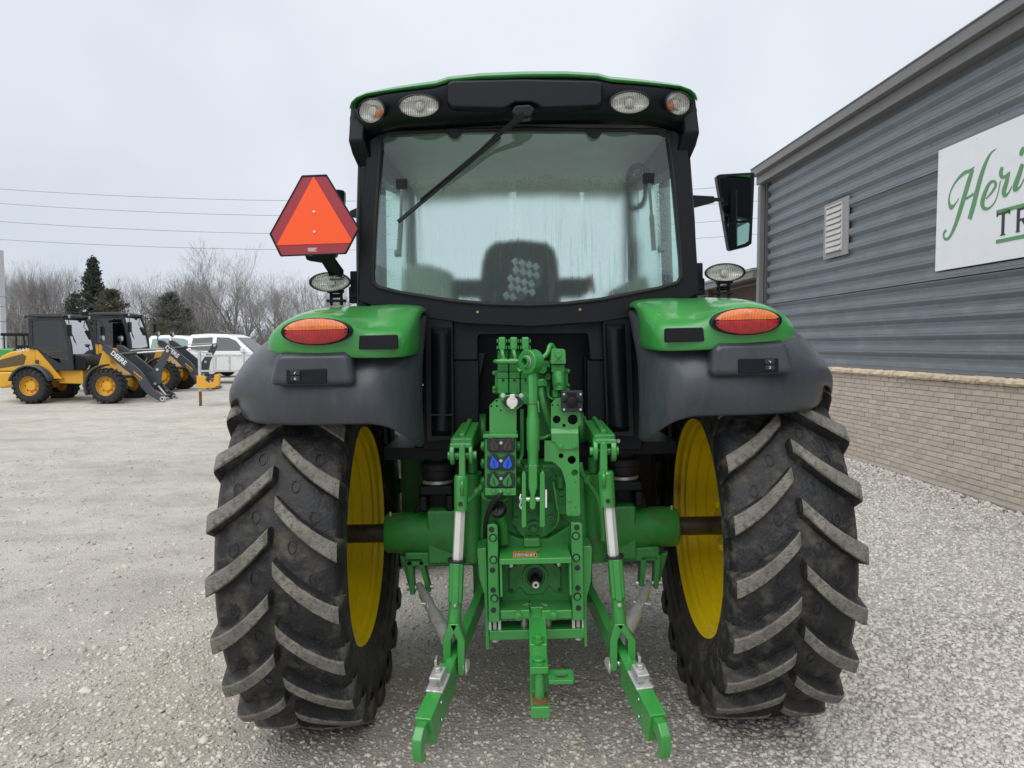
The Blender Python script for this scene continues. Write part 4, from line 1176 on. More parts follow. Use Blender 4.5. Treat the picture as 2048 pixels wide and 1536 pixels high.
# ------------------------------------------------------------------ hydraulics and the top link
YV = -.52
m = MB(); pbox(m, 969, 1033, 876, 992, YV, -.36); sc = m.build("coupler_block", "green_cast", TR, bevel=.006)
m = MB(); pbox(m, 966, 1036, 869, 876, YV - .01, -.40); m.build("block_lid", "green", TR, bevel=.003)
m = MB(); pbox(m, 970, 1032, 977, 991, YV - .015, -.50); m.build("block_foot", "green", TR, bevel=.003)
for x in (987, 1017):
    m = MB(); bolt(m, x, 982, YV - .015, .009, .008); m.build("foot_bolt", "green", TR)
for i, (y, cm) in enumerate(((890, "brown_cap"), (925.5, "blue_cap"), (961, "green_cap"))):
    m = MB(); pp(m, [(975, y - 13), (985, y - 16), (992, y - 16), (995, y - 11), (1009, y - 11), (1012, y - 16), (1020, y - 16), (1029, y - 13), (1030, y + 10), (1024, y + 15), (980, y + 15), (974, y + 10)], YV - .012, .014)
    pl = m.build("coupler_plate", "bolt_dark", TR, bevel=.003)
    for sx, cx in ((-1, 988.5), (1, 1014.8)):
        m = MB()
        out = [(cx + sx * -3.5, y - 13), (cx + sx * -1.2, y - 13.5), (cx + sx * 7, y - 4), (cx + sx * 10, y + 4), (cx + sx * 7, y + 10), (cx + sx * 1, y + 12), (cx - sx * 6, y + 11), (cx - sx * 9, y + 7), (cx - sx * 9.5, y + 2), (cx - sx * 6, y - 6)]
        # teardrop flap
        tear = [(cx - sx * 5.0, y - 13), (cx - sx * 2.6, y - 13), (cx - sx * .2 + sx * 0, y - 7), (cx + sx * 0 - sx * 0, y - 7)]
        t2 = [(cx + sx * (-4.6 * -1), y - 13), (cx + sx * 2.4, y - 13.2), (cx - sx * 3, y - 6), (cx - sx * 9.0, y + 1), (cx - sx * 9.8, y + 6), (cx - sx * 7, y + 10.5), (cx - sx * 2, y + 12.5), (cx + sx * 3, y + 12), (cx + sx * 8, y + 9), (cx + sx * 9.5, y + 4), (cx + sx * 8, y - 2), (cx + sx * 5.6, y - 8)]
        pp(m, t2, YV - .024, .012)
        fl = m.build("coupler_flap", cm, pl, bevel=.003)
        m = MB(); m.bar(L(cx + sx * 1.8, y - 5, YV - .0255), L(cx - sx * 1.2, y + 10, YV - .0255), .0035, .004, up=(0, 1, 0)); m.build("flap_slot", "bolt_dark", pl)
    m = MB(); bolt(m, 1002, y - 4, YV - .012, .005, .006, 10); m.build("plate_screw", "zinc", pl)
for i, y in enumerate((893, 927, 963)):
    for x in (966.5,):
        m = MB(); m.lathe([(0, .010), (.008, .011), (.014, .007), (.016, 0)], L(x, y, -.46), (-.6, -1, 0), 12); m.build("bleed_cap", "green", TR)
    for x, sg in ((969, -1), (1034, 1)):
        m = MB(); m.lathe([(0, .024), (.014 * 1, .022)], L(x, y, -.45), (sg, 0, 0), 18); m.build("block_boss", "green_cast", TR)
# bracket plate with the silver trailer socket
m = MB(); pp(m, [(979, 811), (992, 798), (1002, 797), (1033, 812), (1033, 871), (979, 871)], -.50, .008, [circ((993, 801.5), 2.2, 10), circ((983, 812.5), 2.2, 10), circ((994, 812.5), 2.2, 10), circ((1001.5, 820.5), 1.8, 10)])
m.build("socket_bracket", "green", TR, bevel=.0015)
m = MB(); pp(m, [(1002, 790), (1046, 789), (1048, 800), (1044, 812), (1030, 822), (1012, 820), (1003, 806)], -.515, .012); m.build("socket_mount", "green", TR, bevel=.004)
m = MB(); pp(m, [(1003, 804), (1013, 793), (1036, 792), (1046.5, 804), (1036, 814), (1013, 815)], -.528, .012); sk = m.build("trailer_socket", "bolt_dark", TR, bevel=.003)
m = MB(); c = L(1024.5, 804.5, -.530)
m.lathe([(0, .026), (.016, .025), (.020, .021), (.021, 0)], c, (0, -1, 0), 28); pp(m, [(1019.5, 789), (1029.5, 788.5), (1030, 800), (1019, 800)], -.552, .015); pp(m, [(1019.5, 812), (1030, 812), (1028, 818), (1021, 818)], -.550, .012)
m.build("socket_lid", "hex_white", sk, bevel=.003)
for x in (1006, 1042.5):
    m = MB(); bolt(m, x, 791, -.515, .007, .006, 12); m.build("socket_bolt", "steel", sk)
for x in (1007, 1042):
    m = MB(); bolt(m, x, 805, -.528, .005, .004, 6, washer=False); m.build("socket_screw", "bolt_dark", sk)
# valve stack
for (a, b), (c_, d_) in (((996.5, 1011.5), (995, 1017)), ((1020, 1035), (1018.5, 1040)), ((1043.4, 1058.4), (1041.5, 1062))):
    m = MB(); pbox(m, a, b, 674, 700, -.42, -.33); vb = m.build("valve_solenoid", "green", TR, bevel=.008, seg=3)
    for y in (682, 695):
        for x in (a - 1.8, b + 1.8):
            m = MB(); pbox(m, x - 1.4, x + 1.4, y - 3.5, y + 3.5, -.405, -.36); m.build("solenoid_clip", "green", vb, bevel=.002)
    m = MB(); pbox(m, c_, d_, 700, 745, -.37, -.28); pbox(m, c_, d_, 745, 758, -.40, -.28); pbox(m, c_, d_, 758, 788, -.42, -.28); m.build("valve_body", "green_cast", TR, bevel=.005)
    m = MB(); c = L((c_ + d_) / 2, 760, -.421); m.lathe([(0, .007), (.002, .007), (.002, 0)], c, (0, -1, 0), 10); m.build("body_plug", "bolt_dark", TR)
    m = MB(); pipe(m, [((a + b) / 2, 702, -.42), ((a + b) / 2 + 2, 712, -.43), ((a + b) / 2 + 4, 719, -.43)], .009); m.lathe([(0, .012), (.01, .012)], L((a + b) / 2, 702, -.41), (0, -1, -.6), 12)
    m.build("solenoid_plug", "green", TR)
    m = MB(); c = L((c_ + d_) / 2 - 1, 781, -.40); m.tube([c, c + Vector((0, -.01, -.03)), c + Vector((0, -.012, -.06))], [.018, .018, .014], 14); m.build("valve_fitting", "green_cast", TR)
m = MB(); pipe(m, [(990, 723, -.40), (996, 723, -.44), (1040, 723, -.44), (1052, 722, -.42)], .010); m.build("cross_pipe", "green", TR)
m = MB(); pcyl(m, (1000, 723), -.44, (1014, 723), -.44, .014, n=12); pcyl(m, (1018, 723), -.44, (1034, 723), -.44, .014, n=12); m.build("pipe_connector", "green", TR)
m = MB(); pcyl(m, (1034, 735), -.43, (1041, 744), -.45, .008, n=10); m.build("cable_stub", "green", TR)
m = MB(); pbox(m, 990, 996, 742, 788, -.38, -.30); bolt(m, 988.5, 746, -.38, .007); bolt(m, 989, 776, -.38, .007); bolt(m, 989, 783, -.38, .007); m.build("stack_end_plate", "green_cast", TR, bevel=.003)
m = MB(); pbox(m, 1062, 1102, 722, 880, -.33, -.20); m.build("valve_manifold", "green_shaded", TR, bevel=.01)
m = MB(); pbox(m, 1079, 1101, 726, 735, -.36, -.3); m.lathe([(0, .022), (.02, .021), (.022, 0)], L(1085, 738, -.35), (0, -1, 0), 18); m.build("manifold_port", "green_cast", TR, bevel=.003)
m = MB(); m.lathe([(0, .014), (.01, .014), (.01, .007), (.004, .007), (.004, 0)], L(1095.5, 754, -.335), (0, -1, 0), 16); m.build("manifold_plug", "green_cast", TR)
# remote valve on the right of the top link
m = MB(); pp(m, [(1103, 700), (1106, 697), (1128, 698), (1131, 702), (1132, 726), (1128, 728), (1103, 728), (1101, 724)], -.44, .11); m.lathe([(0, .016), (.006, .015), (.006, 0)], L(1116.5, 708, -.44), (0, -1, 0), 20)
m.bar(L(1116.5, 712, -.443), L(1109, 724, -.443), .004, .006, up=(0, 1, 0)); m.bar(L(1116.5, 712, -.443), L(1116.5, 725, -.443), .004, .006, up=(0, 1, 0)); m.bar(L(1116.5, 712, -.443), L(1124, 724, -.443), .004, .006, up=(0, 1, 0))
m.build("remote_actuator", "green", TR, bevel=.004)
m = MB(); pbox(m, 1103, 1130, 728, 746, -.42, -.33); m.build("actuator_neck", "green_cast", TR, bevel=.006)
m = MB(); c = L(1117, 748, -.40); m.tube([c, c + Vector((0, -.02, -.035)), c + Vector((0, -.03, -.075))], [.030, .030, .026], 20); m.lathe([(0, .014), (.008, .013), (.008, 0)], L(1117, 769, -.445), (0, -1, -.3), 16); m.build("remote_valve", "green_cast", TR)
m = MB(); pbox(m, 1130, 1136, 738, 785, -.38, -.30); bolt(m, 1136, 742, -.38, .007); bolt(m, 1136, 771, -.38, .006); bolt(m, 1136, 780, -.38, .006); m.build("stack_end_plate", "green_cast", TR, bevel=.003)
m = MB(); c = L(1112, 780, -.42); m.tube([c, c + Vector((0, 0, -.03))], .020, 6); m.tube([c + Vector((0, 0, -.03)), c + Vector((0, 0, -.06))], .014, 14); m.build("valve_fitting", "green_cast", TR)
m = MB(); pipe(m, [(1076, 717, -.40), (1086, 715, -.40), (1095, 706, -.39), (1099, 694, -.38), (1103, 690, -.37), (1109, 699, -.36)], .011); m.build("return_hose", "green", TR)
m = MB(); c = L(1083, 760, -.40); m.tube([c, L(1083, 775, -.41)], .021, 18); m.tube([L(1083, 763, -.415), L(1083, 773, -.42)], .024, 6); m.build("hose_fitting", "green", TR)
m = MB(); pipe(m, [(1083, 773, -.41), (1083, 790, -.42), (1088, 812, -.42), (1096, 838, -.40), (1104, 862, -.38)], .014); m.build("pressure_hose", "green", TR)
m = MB(); pipe(m, [(1095, 776, -.38), (1095.5, 786, -.39), (1099, 795, -.40), (1112, 800, -.42)], .0055); m.lathe([(0, .011), (.02, .011)], L(1095, 782, -.385), (0, 0, 1), 8); m.build("pilot_pipe", "green", TR)
m = MB(); pipe(m, [(1075, 877, -.40), (1088, 876, -.42), (1097, 872, -.42), (1106, 870, -.40)], .008); m.build("drain_pipe", "green", TR)
m = MB(); pipe(m, [(1044, 818, -.36), (1044, 880, -.36), (1043, 910, -.37), (1036, 928, -.40), (1032, 945, -.42)], .010); m.build("feed_pipe", "green", TR)
m = MB(); pipe(m, [(966, 986, -.46), (969, 996, -.47), (985, 1000, -.47), (1005, 1000, -.46), (1017, 993, -.45)], .010); m.build("loop_pipe", "green_cast", TR)
for nm, pts in (("cylinder_hose", [(1160, 925, -.44), (1163, 942, -.44), (1172, 958, -.42), (1186, 978, -.40), (1197, 1000, -.38), (1203, 1030, -.36), (1206, 1080, -.33)]),
                ("cylinder_hose", [(966, 968, -.45), (958, 980, -.45), (946, 992, -.44), (934, 1004, -.42), (930, 1012, -.38)])):
    m = MB(); pipe(m, pts, .0125); m.build(nm, "green", TR)
for a_, b_ in (((1172, 955, -.43), (1177, 963, -.42)), ((959, 977, -.45), (953, 985, -.447))):
    m = MB(); m.tube([L(*a_), L(*b_)], .019, 6); m.build("hose_nut", "green", TR)
m = MB(); pipe(m, [(1002, 985, -.54), (998, 992, -.55), (988, 1003, -.53), (978, 1022, -.50), (972, 1045, -.46), (970, 1075, -.42)], .011); m.build("black_hose", "rubber_seal", TR)
m = MB(); m.lathe([(0, .009), (.02, .010), (.024, 0)], L(1001, 983, -.53), (0, -1, 0), 12); m.build("hose_nipple", "green", TR)
m = MB(); pipe(m, [(1106, 965, -.40), (1110, 985, -.42), (1113, 1010, -.42), (1117, 1025, -.41), (1115, 1045, -.40), (1106, 1058, -.38), (1096, 1064, -.36)], .006); m.build("sensor_cable", "green", TR)
m = MB(); pcyl(m, (1121, 953), -.38, (1121, 975), -.38, .018, n=16); pcyl(m, (1121, 962), -.38, (1121, 964), -.38, .021, n=16); m.build("pressure_sensor", "green_cast", TR)
m = MB(); pbox(m, 1111, 1132, 976, 1030, -.37, -.28); m.build("sensor_block", "green_cast", TR, bevel=.006)
for y in (985, 1000):
    m = MB(); m.lathe([(0, .015), (.008, .014), (.008, .006), (.003, .006), (.003, 0)], L(1124, y, -.372), (0, -1, 0), 16); m.build("block_plug", "green_cast", TR)
# oil filler with its black cap
m = MB(); c = L(995, 1018, -.50); e = L(1006, 1050, -.42)
m.tube([c + Vector((.005, .012, -.005)), c.lerp(e, .5), e, L(1008, 1085, -.40)], [.026, .025, .024, .024], 20); m.build("filler_neck", "green_cast", TR)
m = MB(); ax = Vector((-.25, -.8, .55)); m.lathe([(-.02, .037), (.004, .037), (.008, .033), (.009, 0)], c, ax, 28); fc = m.build("filler_cap", "black_plastic", TR)
m = MB(); m.box(c + ax.normalized() * .012, (.045, .008, .010), rot=ax.to_track_quat('Z', 'X').to_matrix()); m.build("cap_grip", "black_plastic", fc)
# right bracket plates with the black seven pin socket
m = MB()
pp(m, [(1102, 808), (1111, 797), (1123, 795), (1161, 823), (1161, 847), (1156.5, 854), (1156.5, 861), (1102, 861)], -.49, .008,
   [circ((1113.3, 839), 8), circ((1145.5, 839), 10.2, 20), circ((1128, 851), 3.5), circ((1105, 810.5), 1.9, 8), circ((1116, 810.5), 1.9, 8)])
m.build("socket_bracket", "green", TR, bevel=.0015)
m = MB(); q0, q1 = L(1102, 857, -.49), L(1157, 857, -.49); q2, q3 = L(1157, 867, -.505), L(1102, 867, -.505)
m.prism([q0, q1, q2, q3], (0, .008, 0)); pp(m, [(1102, 866.5), (1157, 866.5), (1158, 894), (1155, 899), (1120, 899), (1114, 894), (1112, 886), (1103, 881)], -.505, .008)
m.build("bracket_step", "green", TR, bevel=.0015)
m = MB()
pp(m, [(1088.7, 881.5), (1103, 881.5), (1104, 870), (1157, 868), (1161, 1028), (1158, 1032), (1136, 1032), (1132, 1028), (1131.7, 969), (1127, 950), (1121.7, 937.4), (1110, 926.5), (1103, 923), (1088.7, 923)], -.496, .009,
   [circ((1122, 911.6), 5), circ((1143.6, 920), 8.3), circ((1149.3, 945.3), 6.4), circ((1150.5, 964.5), 1.3, 8), circ((1151.5, 1015), 1.3, 8)])
m.build("bracket_plate", "green", TR, bevel=.0015)
for x, y in ((1121, 892), (1149, 891.6)):
    m = MB(); m.lathe([(0, .014), (.004, .014), (.004, .010), (.009, .009), (.010, .005)], L(x, y, -.506), (0, -1, 0), 20); m.build("bracket_bolt", "green", TR)
for x, y in ((1138, 999), (1138, 1027)):
    m = MB(); m.lathe([(0, .010), (.006, .009), (.007, 0)], L(x, y, -.497), (0, -1, 0), 16); m.build("bracket_bolt", "green", TR)
m = MB(); pp(m, [(1124, 782), (1164, 781), (1166, 783), (1166, 822), (1164, 824), (1125, 824), (1123, 822), (1122.7, 784)], -.53, .035); s7 = m.build("seven_pin_socket", "bolt_dark", TR, bevel=.004)
m = MB(); m.lathe([(0, .025), (.010, .024), (.012, .020), (.012, 0)], L(1144, 804, -.531), (0, -1, 0), 24); m.bar(L(1134, 798, -.538), L(1128, 803, -.538), .010, .008, up=(0, 1, 0)); m.bar(L(1154, 798, -.538), L(1160, 803, -.538), .010, .008, up=(0, 1, 0))
for x in (1138, 1144, 1150): pbox(m, x - 1.6, x + 1.6, 785, 794, -.545, -.53)
pbox(m, 1133, 1157, 812, 816, -.540, -.53); pbox(m, 1123, 1135, 800, 805, -.538, -.53); pbox(m, 1156, 1167, 800, 805, -.538, -.53)
m.build("socket_flap", "black_plastic", s7, bevel=.002)
for x in (1128, 1161):
    for y in (788.5, 819): 
        m = MB(); bolt(m, x, y, -.53, .0055, .003, 12, washer=False); m.build("socket_bolt", "steel", s7)
# top link standing upright in its cradle
YT = -.545
c = L(1062, 723, YT)
axv = Vector((-.72, -.69, 0)).normalized()
m = MB(); m.lathe([(-.028, .053), (.028, .053), (.028, .030), (-.028, .030)], c, axv, 40, closed=True); m.build("top_link_eye", "green", TR, bevel=.005)
m = MB(); m.lathe([(-.03, .029), (.0, .0305), (.03, .029), (.03, .024), (-.03, .024)], c, axv, 32, closed=True); m.build("eye_ball", "zinc", TR)
m = MB(); m.lathe([(-.034, .024), (.042, .024), (.042, .0165), (-.034, .0165)], c, axv, 28, closed=True); m.build("eye_bushing", "green", TR)
a0, a1 = L(1064.5, 742, YT), L(1066, 812, YT)
m = MB(); m.tube([a0, a0.lerp(a1, .12), a1], [.016, .0235, .0235], 8); m.build("top_link_rod", "green", TR, ang=30)
b0, b1 = L(1066, 809, YT), L(1066, 928, YT)
m = MB(); m.tube([b0, b0.lerp(b1, .18), b0.lerp(b1, .24), b0.lerp(b1, .74), b0.lerp(b1, .80), b1], [.024, .024, .0285, .028, .0235, .023], 28); m.build("top_link_body", "green", TR, ang=25)
m = MB(); pipe(m, [(1076, 802, YT - .02), (1077, 812, YT - .026), (1078, 824, YT - .02)], .004); m.build("link_keeper", "green", TR)
m = MB(); m.lathe([(0, .0242), (.004, .0242)], L(1066, 808, YT), (0, 0, 1), 24); m.build("thread_ring", "rust", TR)
m = MB(); pp(m, [(1057, 929), (1075, 929), (1075, 975), (1070, 992), (1072.5, 1005), (1070.5, 1018), (1064, 1021), (1059.5, 1017), (1058.5, 1004), (1061, 990), (1057, 975)], YT - .022, .044); m.build("top_link_tongue", "green", TR, bevel=.006)
for x0, x1 in ((1043, 1053), (1079, 1091)):
    m = MB(); pp(m, [(x0 + 1, 948), (x0 + 4, 943), (x1 - 3, 943), (x1 - 1, 949), (x1, 1052), (x1 - 3, 1056), (x0 + 2, 1056), (x0, 1050)], -.56, .20); m.build("top_link_cradle", "green", TR, bevel=.007)
m = MB(); pcyl(m, (1040, 999), -.535, (1094, 998), -.535, .011, n=14); m.build("cradle_pin", "steel", TR)
m = MB(); pbox(m, 1090.5, 1094.2, 981, 1016, -.56, -.53); m.build("pin_handle", "label_white", TR, bevel=.002)
m = MB(); pipe(m, [(1042, 989, -.54), (1040, 997, -.55), (1042, 1004, -.55), (1039.5, 1011, -.55), (1043, 1018, -.55), (1044, 1012, -.55)], .004); m.build("pin_clip", "steel", TR)

# ------------------------------------------------------------------ cab mounts on the axle
def mount(x):
    sgn = 1 if x > 0 else -1
    m = MB()
    zb = HUB_Z + .13
    m.bb(x - .085, x + .085, -.12, .08, zb + .08, zb + .13); m.bb(x - .085, x - .045, -.12, .08, zb, zb + .08); m.bb(x + .045, x + .085, -.12, .08, zb, zb + .08)
    m.build("mount_bracket", "black_satin", TR, bevel=.012)
    m = MB(); m.lathe([(0, .078), (.014, .078)], (x, -.02, zb + .131), (0, 0, 1), 30); m.build("mount_ring", "zinc", TR)
    m = MB(); m.lathe([(0, .070), (.03, .085), (.05, .082), (.055, .09), (.085, .086), (.09, .075), (.10, .06), (.20, .055)], (x, -.02, zb + .146), (0, 0, 1), 30); m.build("rubber_mount", "rubber_seal", TR)
    m = MB(); m.bb(x - .10, x + .10, -.12, .08, zb + .315, zb + .335); m.bb(x - .07, x + .07, -.08, .08, zb + .335, zb + .62); m.build("mount_plate", "black_satin", TR, bevel=.004)
    for q in (-.055, .05):
        m = MB()
        for zz in (zb + .293, zb + .336): m.lathe([(0, .016), (.022, .016)], (x + q * (1 if q < 0 else sgn * -1.2 + 2.2) * 1, -.095, zz), (0, 0, 1), 6)
        m.build("mount_bolt", "steel", TR)
    m = MB(); m.tube([Vector((x + a, -.13, zb + .43 + b)) for a, b in ((-.07, 0), (-.075, .05), (-.05, .085), (.05, .085), (.075, .05), (.07, 0), (0, -.015))], .014, 10, closed=True); m.build("tie_handle", "black_plastic", TR)
for x in (-.47, .47): mount(x)
# battery box / step well panels that close the view beside the transmission
for s_ in (-1, 1):
    m = MB(); m.bb(min(s_ * .36, s_ * .72), max(s_ * .36, s_ * .72), .35, 1.3, .60, 1.35); m.build("fuel_tank", "black_satin" if s_ > 0 else "green_shaded", TR, bevel=.04)
    m = MB(); m.prism([Vector((s_ * .60, -.02, .98)), Vector((s_ * .42, -.02, 1.5)), Vector((s_ * .40, -.02, 1.5)), Vector((s_ * .40, -.02, .98))], (0, .3, 0)); m.build("tank_shield", "black_satin", TR, bevel=.006)
# ================================================================== tractor: fenders, cab, roof
FPROF = catmull([(-.79, 1.525), (-.825, 1.61), (-.815, 1.70), (-.765, 1.785), (-.67, 1.865), (-.52, 1.94), (-.3, 1.99), (0, 2.01), (.35, 1.98), (.65, 1.86), (.85, 1.70), (.93, 1.60)], 4)
def fender_shell():
    m = MB(); cols = []
    inner = [.472, .475, .48, .495, .52, .55, .58, .62, .66, .70, .76, .84]
    spec = [(x, 0.0) for x in inner] + [(None, th) for th in np.linspace(0, math.pi / 2, 13)[1:]]
    nu = 34
    for x0, th in spec:
        t = math.sin(th)
        drop = .30 * (1 - math.cos(th))
        t2 = max(0, (t - .55) / .45)
        u0 = .115 * (1 - math.sqrt(max(0, 1 - t2 * t2)))
        row = []
        for i in range(nu):
            u = u0 + (1 - u0) * i / (nu - 1)
            y, z = interp(FPROF, u)
            y2, z2 = interp(FPROF, min(1, u + .03)); y1, z1 = interp(FPROF, max(0, u - .03))
            nn = Vector((0, -(z2 - z1), y2 - y1)).normalized()
            d = Vector((0, y, z - .9)) - Vector((0, nn.y, max(nn.z, 0))) * (drop * (1 + .75 * max(0, 1 - i / 9)))
            x = x0 if x0 is not None else .84 + .475 * t * (1 - .5 * min(1, max(0, (u - .62) / .3)))
            s_ = min(1, max(0, (.66 - x) / .188)); s_ = 1 - math.sqrt(max(0, 1 - s_ * s_)) if s_ < 1 else 1
            d.y += .32 * s_ * min(1, max(0, (-d.y - .15) / .5))
            if i < 7: d.z -= .13 * min(1, s_ * 1.6) * (1 - i / 7)
            row.append(Vector((-x, d.y, d.z + .9)))
        cols.append(row)
    m.grid(cols)
    return m
both(fender_shell, "outer_fender", "fender_plastic", solid=.012, recalc=True, sub=1)
def pod():
    m = MB(); pp(m, [(548, 712), (560, 705), (686, 704), (700, 712), (708, 770), (536, 772)], -.868, .14); return m
both(pod, "switch_pod", "fender_plastic", bevel=.036, seg=5)
def podpanel():
    m = MB(); pp(m, [(572, 740), (650, 737), (653, 739), (653, 764), (650, 767), (573, 768)], -.874, .02); return m
for q in both(podpanel, "switch_panel", "black_plastic", bevel=.003):
    sg = 1 if q.data.vertices[0].co.x > 0 else -1
    for y in (746, 757.5):
        m = MB(); pp(m, [(580, y - 4), (582, y - 5), (597, y - 5), (600, y - 4), (600, y + 4), (597, y + 5), (582, y + 5), (580, y + 4)], -.881, .012)
        if sg > 0: m = m.mirror()
        m.build("push_button", "bolt_dark", q, bevel=.002)
        m = MB(); pbox(m, 588, 592, y - 2, y - 1, -.882, -.880); pbox(m, 588, 589.2, y - 2, y + 2.2, -.882, -.880)
        if y > 750: pbox(m, 588, 592, y + 1, y + 2.2, -.882, -.880)
        if sg > 0: m = m.mirror()
        m.build("button_mark", "label_white", q)

def cap():
    m = MB()
    C = [(-.472, [(-.50, 1.80), (-.50, 1.88), (-.48, 1.95), (-.42, 1.985), (-.30, 2.0), (.2, 2.0), (.6, 1.88)]),
         (-.485, [(-.70, 1.795), (-.70, 1.87), (-.66, 1.93), (-.53, 1.995), (-.34, 2.025), (.2, 2.03), (.6, 1.91)]),
         (-.52, [(-.785, 1.79), (-.785, 1.865), (-.75, 1.905), (-.57, 1.995), (-.34, 2.035), (.2, 2.04), (.6, 1.92)]),
         (-.60, [(-.815, 1.79), (-.815, 1.87), (-.78, 1.905), (-.58, 1.998), (-.34, 2.04), (.2, 2.045), (.6, 1.92)]),
         (-.67, [(-.822, 1.79), (-.822, 1.885), (-.785, 1.915), (-.58, 2.0), (-.34, 2.04), (.2, 2.045), (.6, 1.92)]),
         (-.72, [(-.845, 1.79), (-.855, 1.93), (-.80, 1.955), (-.58, 1.985), (-.34, 2.035), (.2, 2.045), (.6, 1.92)]),
         (-.80, [(-.855, 1.79), (-.865, 1.955), (-.81, 1.985), (-.58, 2.012), (-.34, 2.035), (.2, 2.04), (.6, 1.92)]),
         (-.90, [(-.855, 1.795), (-.865, 1.955), (-.81, 1.985), (-.58, 2.012), (-.34, 2.028), (.2, 2.03), (.6, 1.91)]),
         (-.99, [(-.84, 1.81), (-.845, 1.925), (-.79, 1.955), (-.56, 1.985), (-.34, 1.995), (.2, 1.995), (.6, 1.88)]),
         (-1.05, [(-.80, 1.83), (-.80, 1.885), (-.76, 1.91), (-.54, 1.93), (-.34, 1.94), (.2, 1.94), (.6, 1.83)]),
         (-1.075, [(-.74, 1.83), (-.74, 1.85), (-.71, 1.86), (-.52, 1.87), (-.34, 1.88), (.2, 1.88), (.6, 1.78)])]
    rows = []
    for x, pr in C:
        rows.append([Vector((x, y, z)) for y, z in pr])
    m.grid(rows); return m
CAPS = both(cap, "fender_cap", "green", solid=.02, sub=2)

def tail_light(sg):
    ctr = L(633, 663, -.874)
    if sg > 0: ctr = Vector((-ctr.x, ctr.y, ctr.z))
    A, B = .130, .0505
    def ell(s, yy, n=40): return [Vector((ctr.x + A * s * math.cos(2 * math.pi * i / n), yy, ctr.z + B * s * math.sin(2 * math.pi * i / n))) for i in range(n)]
    m = MB(); y0 = ctr.y
    m.grid([ell(1.06, y0 + .03), ell(1.06, y0 - .003), ell(.99, y0 - .008), ell(.97, y0 + .0), ell(.5, y0 + .002), ell(.02, y0 + .002)], closed=True)
    b = m.build("tail_light", "black_plastic", TR, label="two-tone oval tail light, amber above red")
    for nm, mt, z0, z1 in (("amber_lens", "lens_amber", .006, 1), ("red_lens", "lens_red", -1, .0)):
        m = MB(); rows = []
        zs = np.linspace(z0, B * .97, 8) if z1 == 1 else np.linspace(-B * .97, .004, 8)
        for zz in zs:
            hw = A * .965 * math.sqrt(max(0, 1 - (zz / B) ** 2))
            rows.append([Vector((ctr.x + hw * s_, y0 - .004 - .024 * math.sqrt(max(0, 1 - (s_ * hw / A) ** 2 - (zz / B) ** 2 * .9)), ctr.z + zz)) for s_ in np.linspace(-1, 1, 24)])
        m.grid(rows); m.build(nm, mt, b)
    for s_ in (-1, 1):
        m = MB(); m.lathe([(0, .010), (.010, .010), (.010, .006), (.004, .006), (.004, 0)], (ctr.x + s_ * A * .90, y0 - .006, ctr.z), (0, -1, 0), 16); m.build("lens_screw", "black_plastic", b)
tail_light(-1); tail_light(1)
def blank():
    m = MB(); pp(m, [(719, 671), (791, 669), (794, 671), (795, 697), (792, 698), (719, 699), (717, 697)], -.832, .03); return m
both(blank, "blank_panel", "black_plastic", bevel=.004)
# work lamp on a stalk on each fender
def oval_lamp(ctr, A, B, dep, parent, name, ribs=True, face=Vector((0, -1, 0)), amber=0):
    n = 36; fx = face.normalized(); sx = fx.cross(Vector((0, 0, 1))).normalized() * -1; uz = sx.cross(fx).normalized() * -1
    if uz.z < 0: uz = -uz
    def ell(s, d): return [ctr + sx * (A * s * math.cos(2 * math.pi * i / n)) + uz * (B * s * math.sin(2 * math.pi * i / n)) + fx * d for i in range(n)]
    m = MB(); m.grid([ell(.35, -dep), ell(.8, -dep * .75), ell(1.06, -.01), ell(1.08, .004), ell(1.0, .008), ell(.97, -.002)], closed=True); m.f.append(list(range(n))); m.m.append(0)
    hs = m.build(name, "black_plastic", parent)
    m = MB(); m.grid([ell(.98, -.002), ell(.8, -.014), ell(.45, -.03), ell(.15, -.035)], closed=True); m.f.append([3 * n + i for i in range(n)]); m.m.append(0)
    m.build("reflector", "reflector", hs)
    m = MB(); m.lathe([(-.03, B * .42), (-.012, B * .40), (-.008, B * .2), (-.008, 0)], ctr, fx, 20); m.build("bulb_cap", "lens_clear", hs)
    if amber:
        m = MB(); c = ctr + sx * (amber * A * .45) - uz * (B * .25) - fx * .006; m.lathe([(-.01, B * .38), (0, B * .3), (.003, 0)], c, fx, 16); m.build("amber_bulb", "lens_amber", hs)
    m = MB(); m.grid([ell(.99, .0), ell(.9, .008), ell(.6, .016), ell(.25, .019), ell(.01, .02)], closed=True)
    m.build("lamp_glass", "clear_glass", hs)
    if ribs:
        m = MB()
        for q in np.linspace(-.85, .85, 13):
            hh = math.sqrt(1 - q * q) * .93
            p = [ctr + sx * (A * q * .97) + uz * (B * hh * k) + fx * (.004 + .011 * (1 - q * q) * (1 - k * k)) for k in (-1, -.5, 0, .5, 1)]
            m.tube(p, .0012, 4)
        m.build("lens_rib", "clear_glass", hs)
    return hs
glass_mat("clear_glass", (0.985, 0.99, 0.985), 0.12)
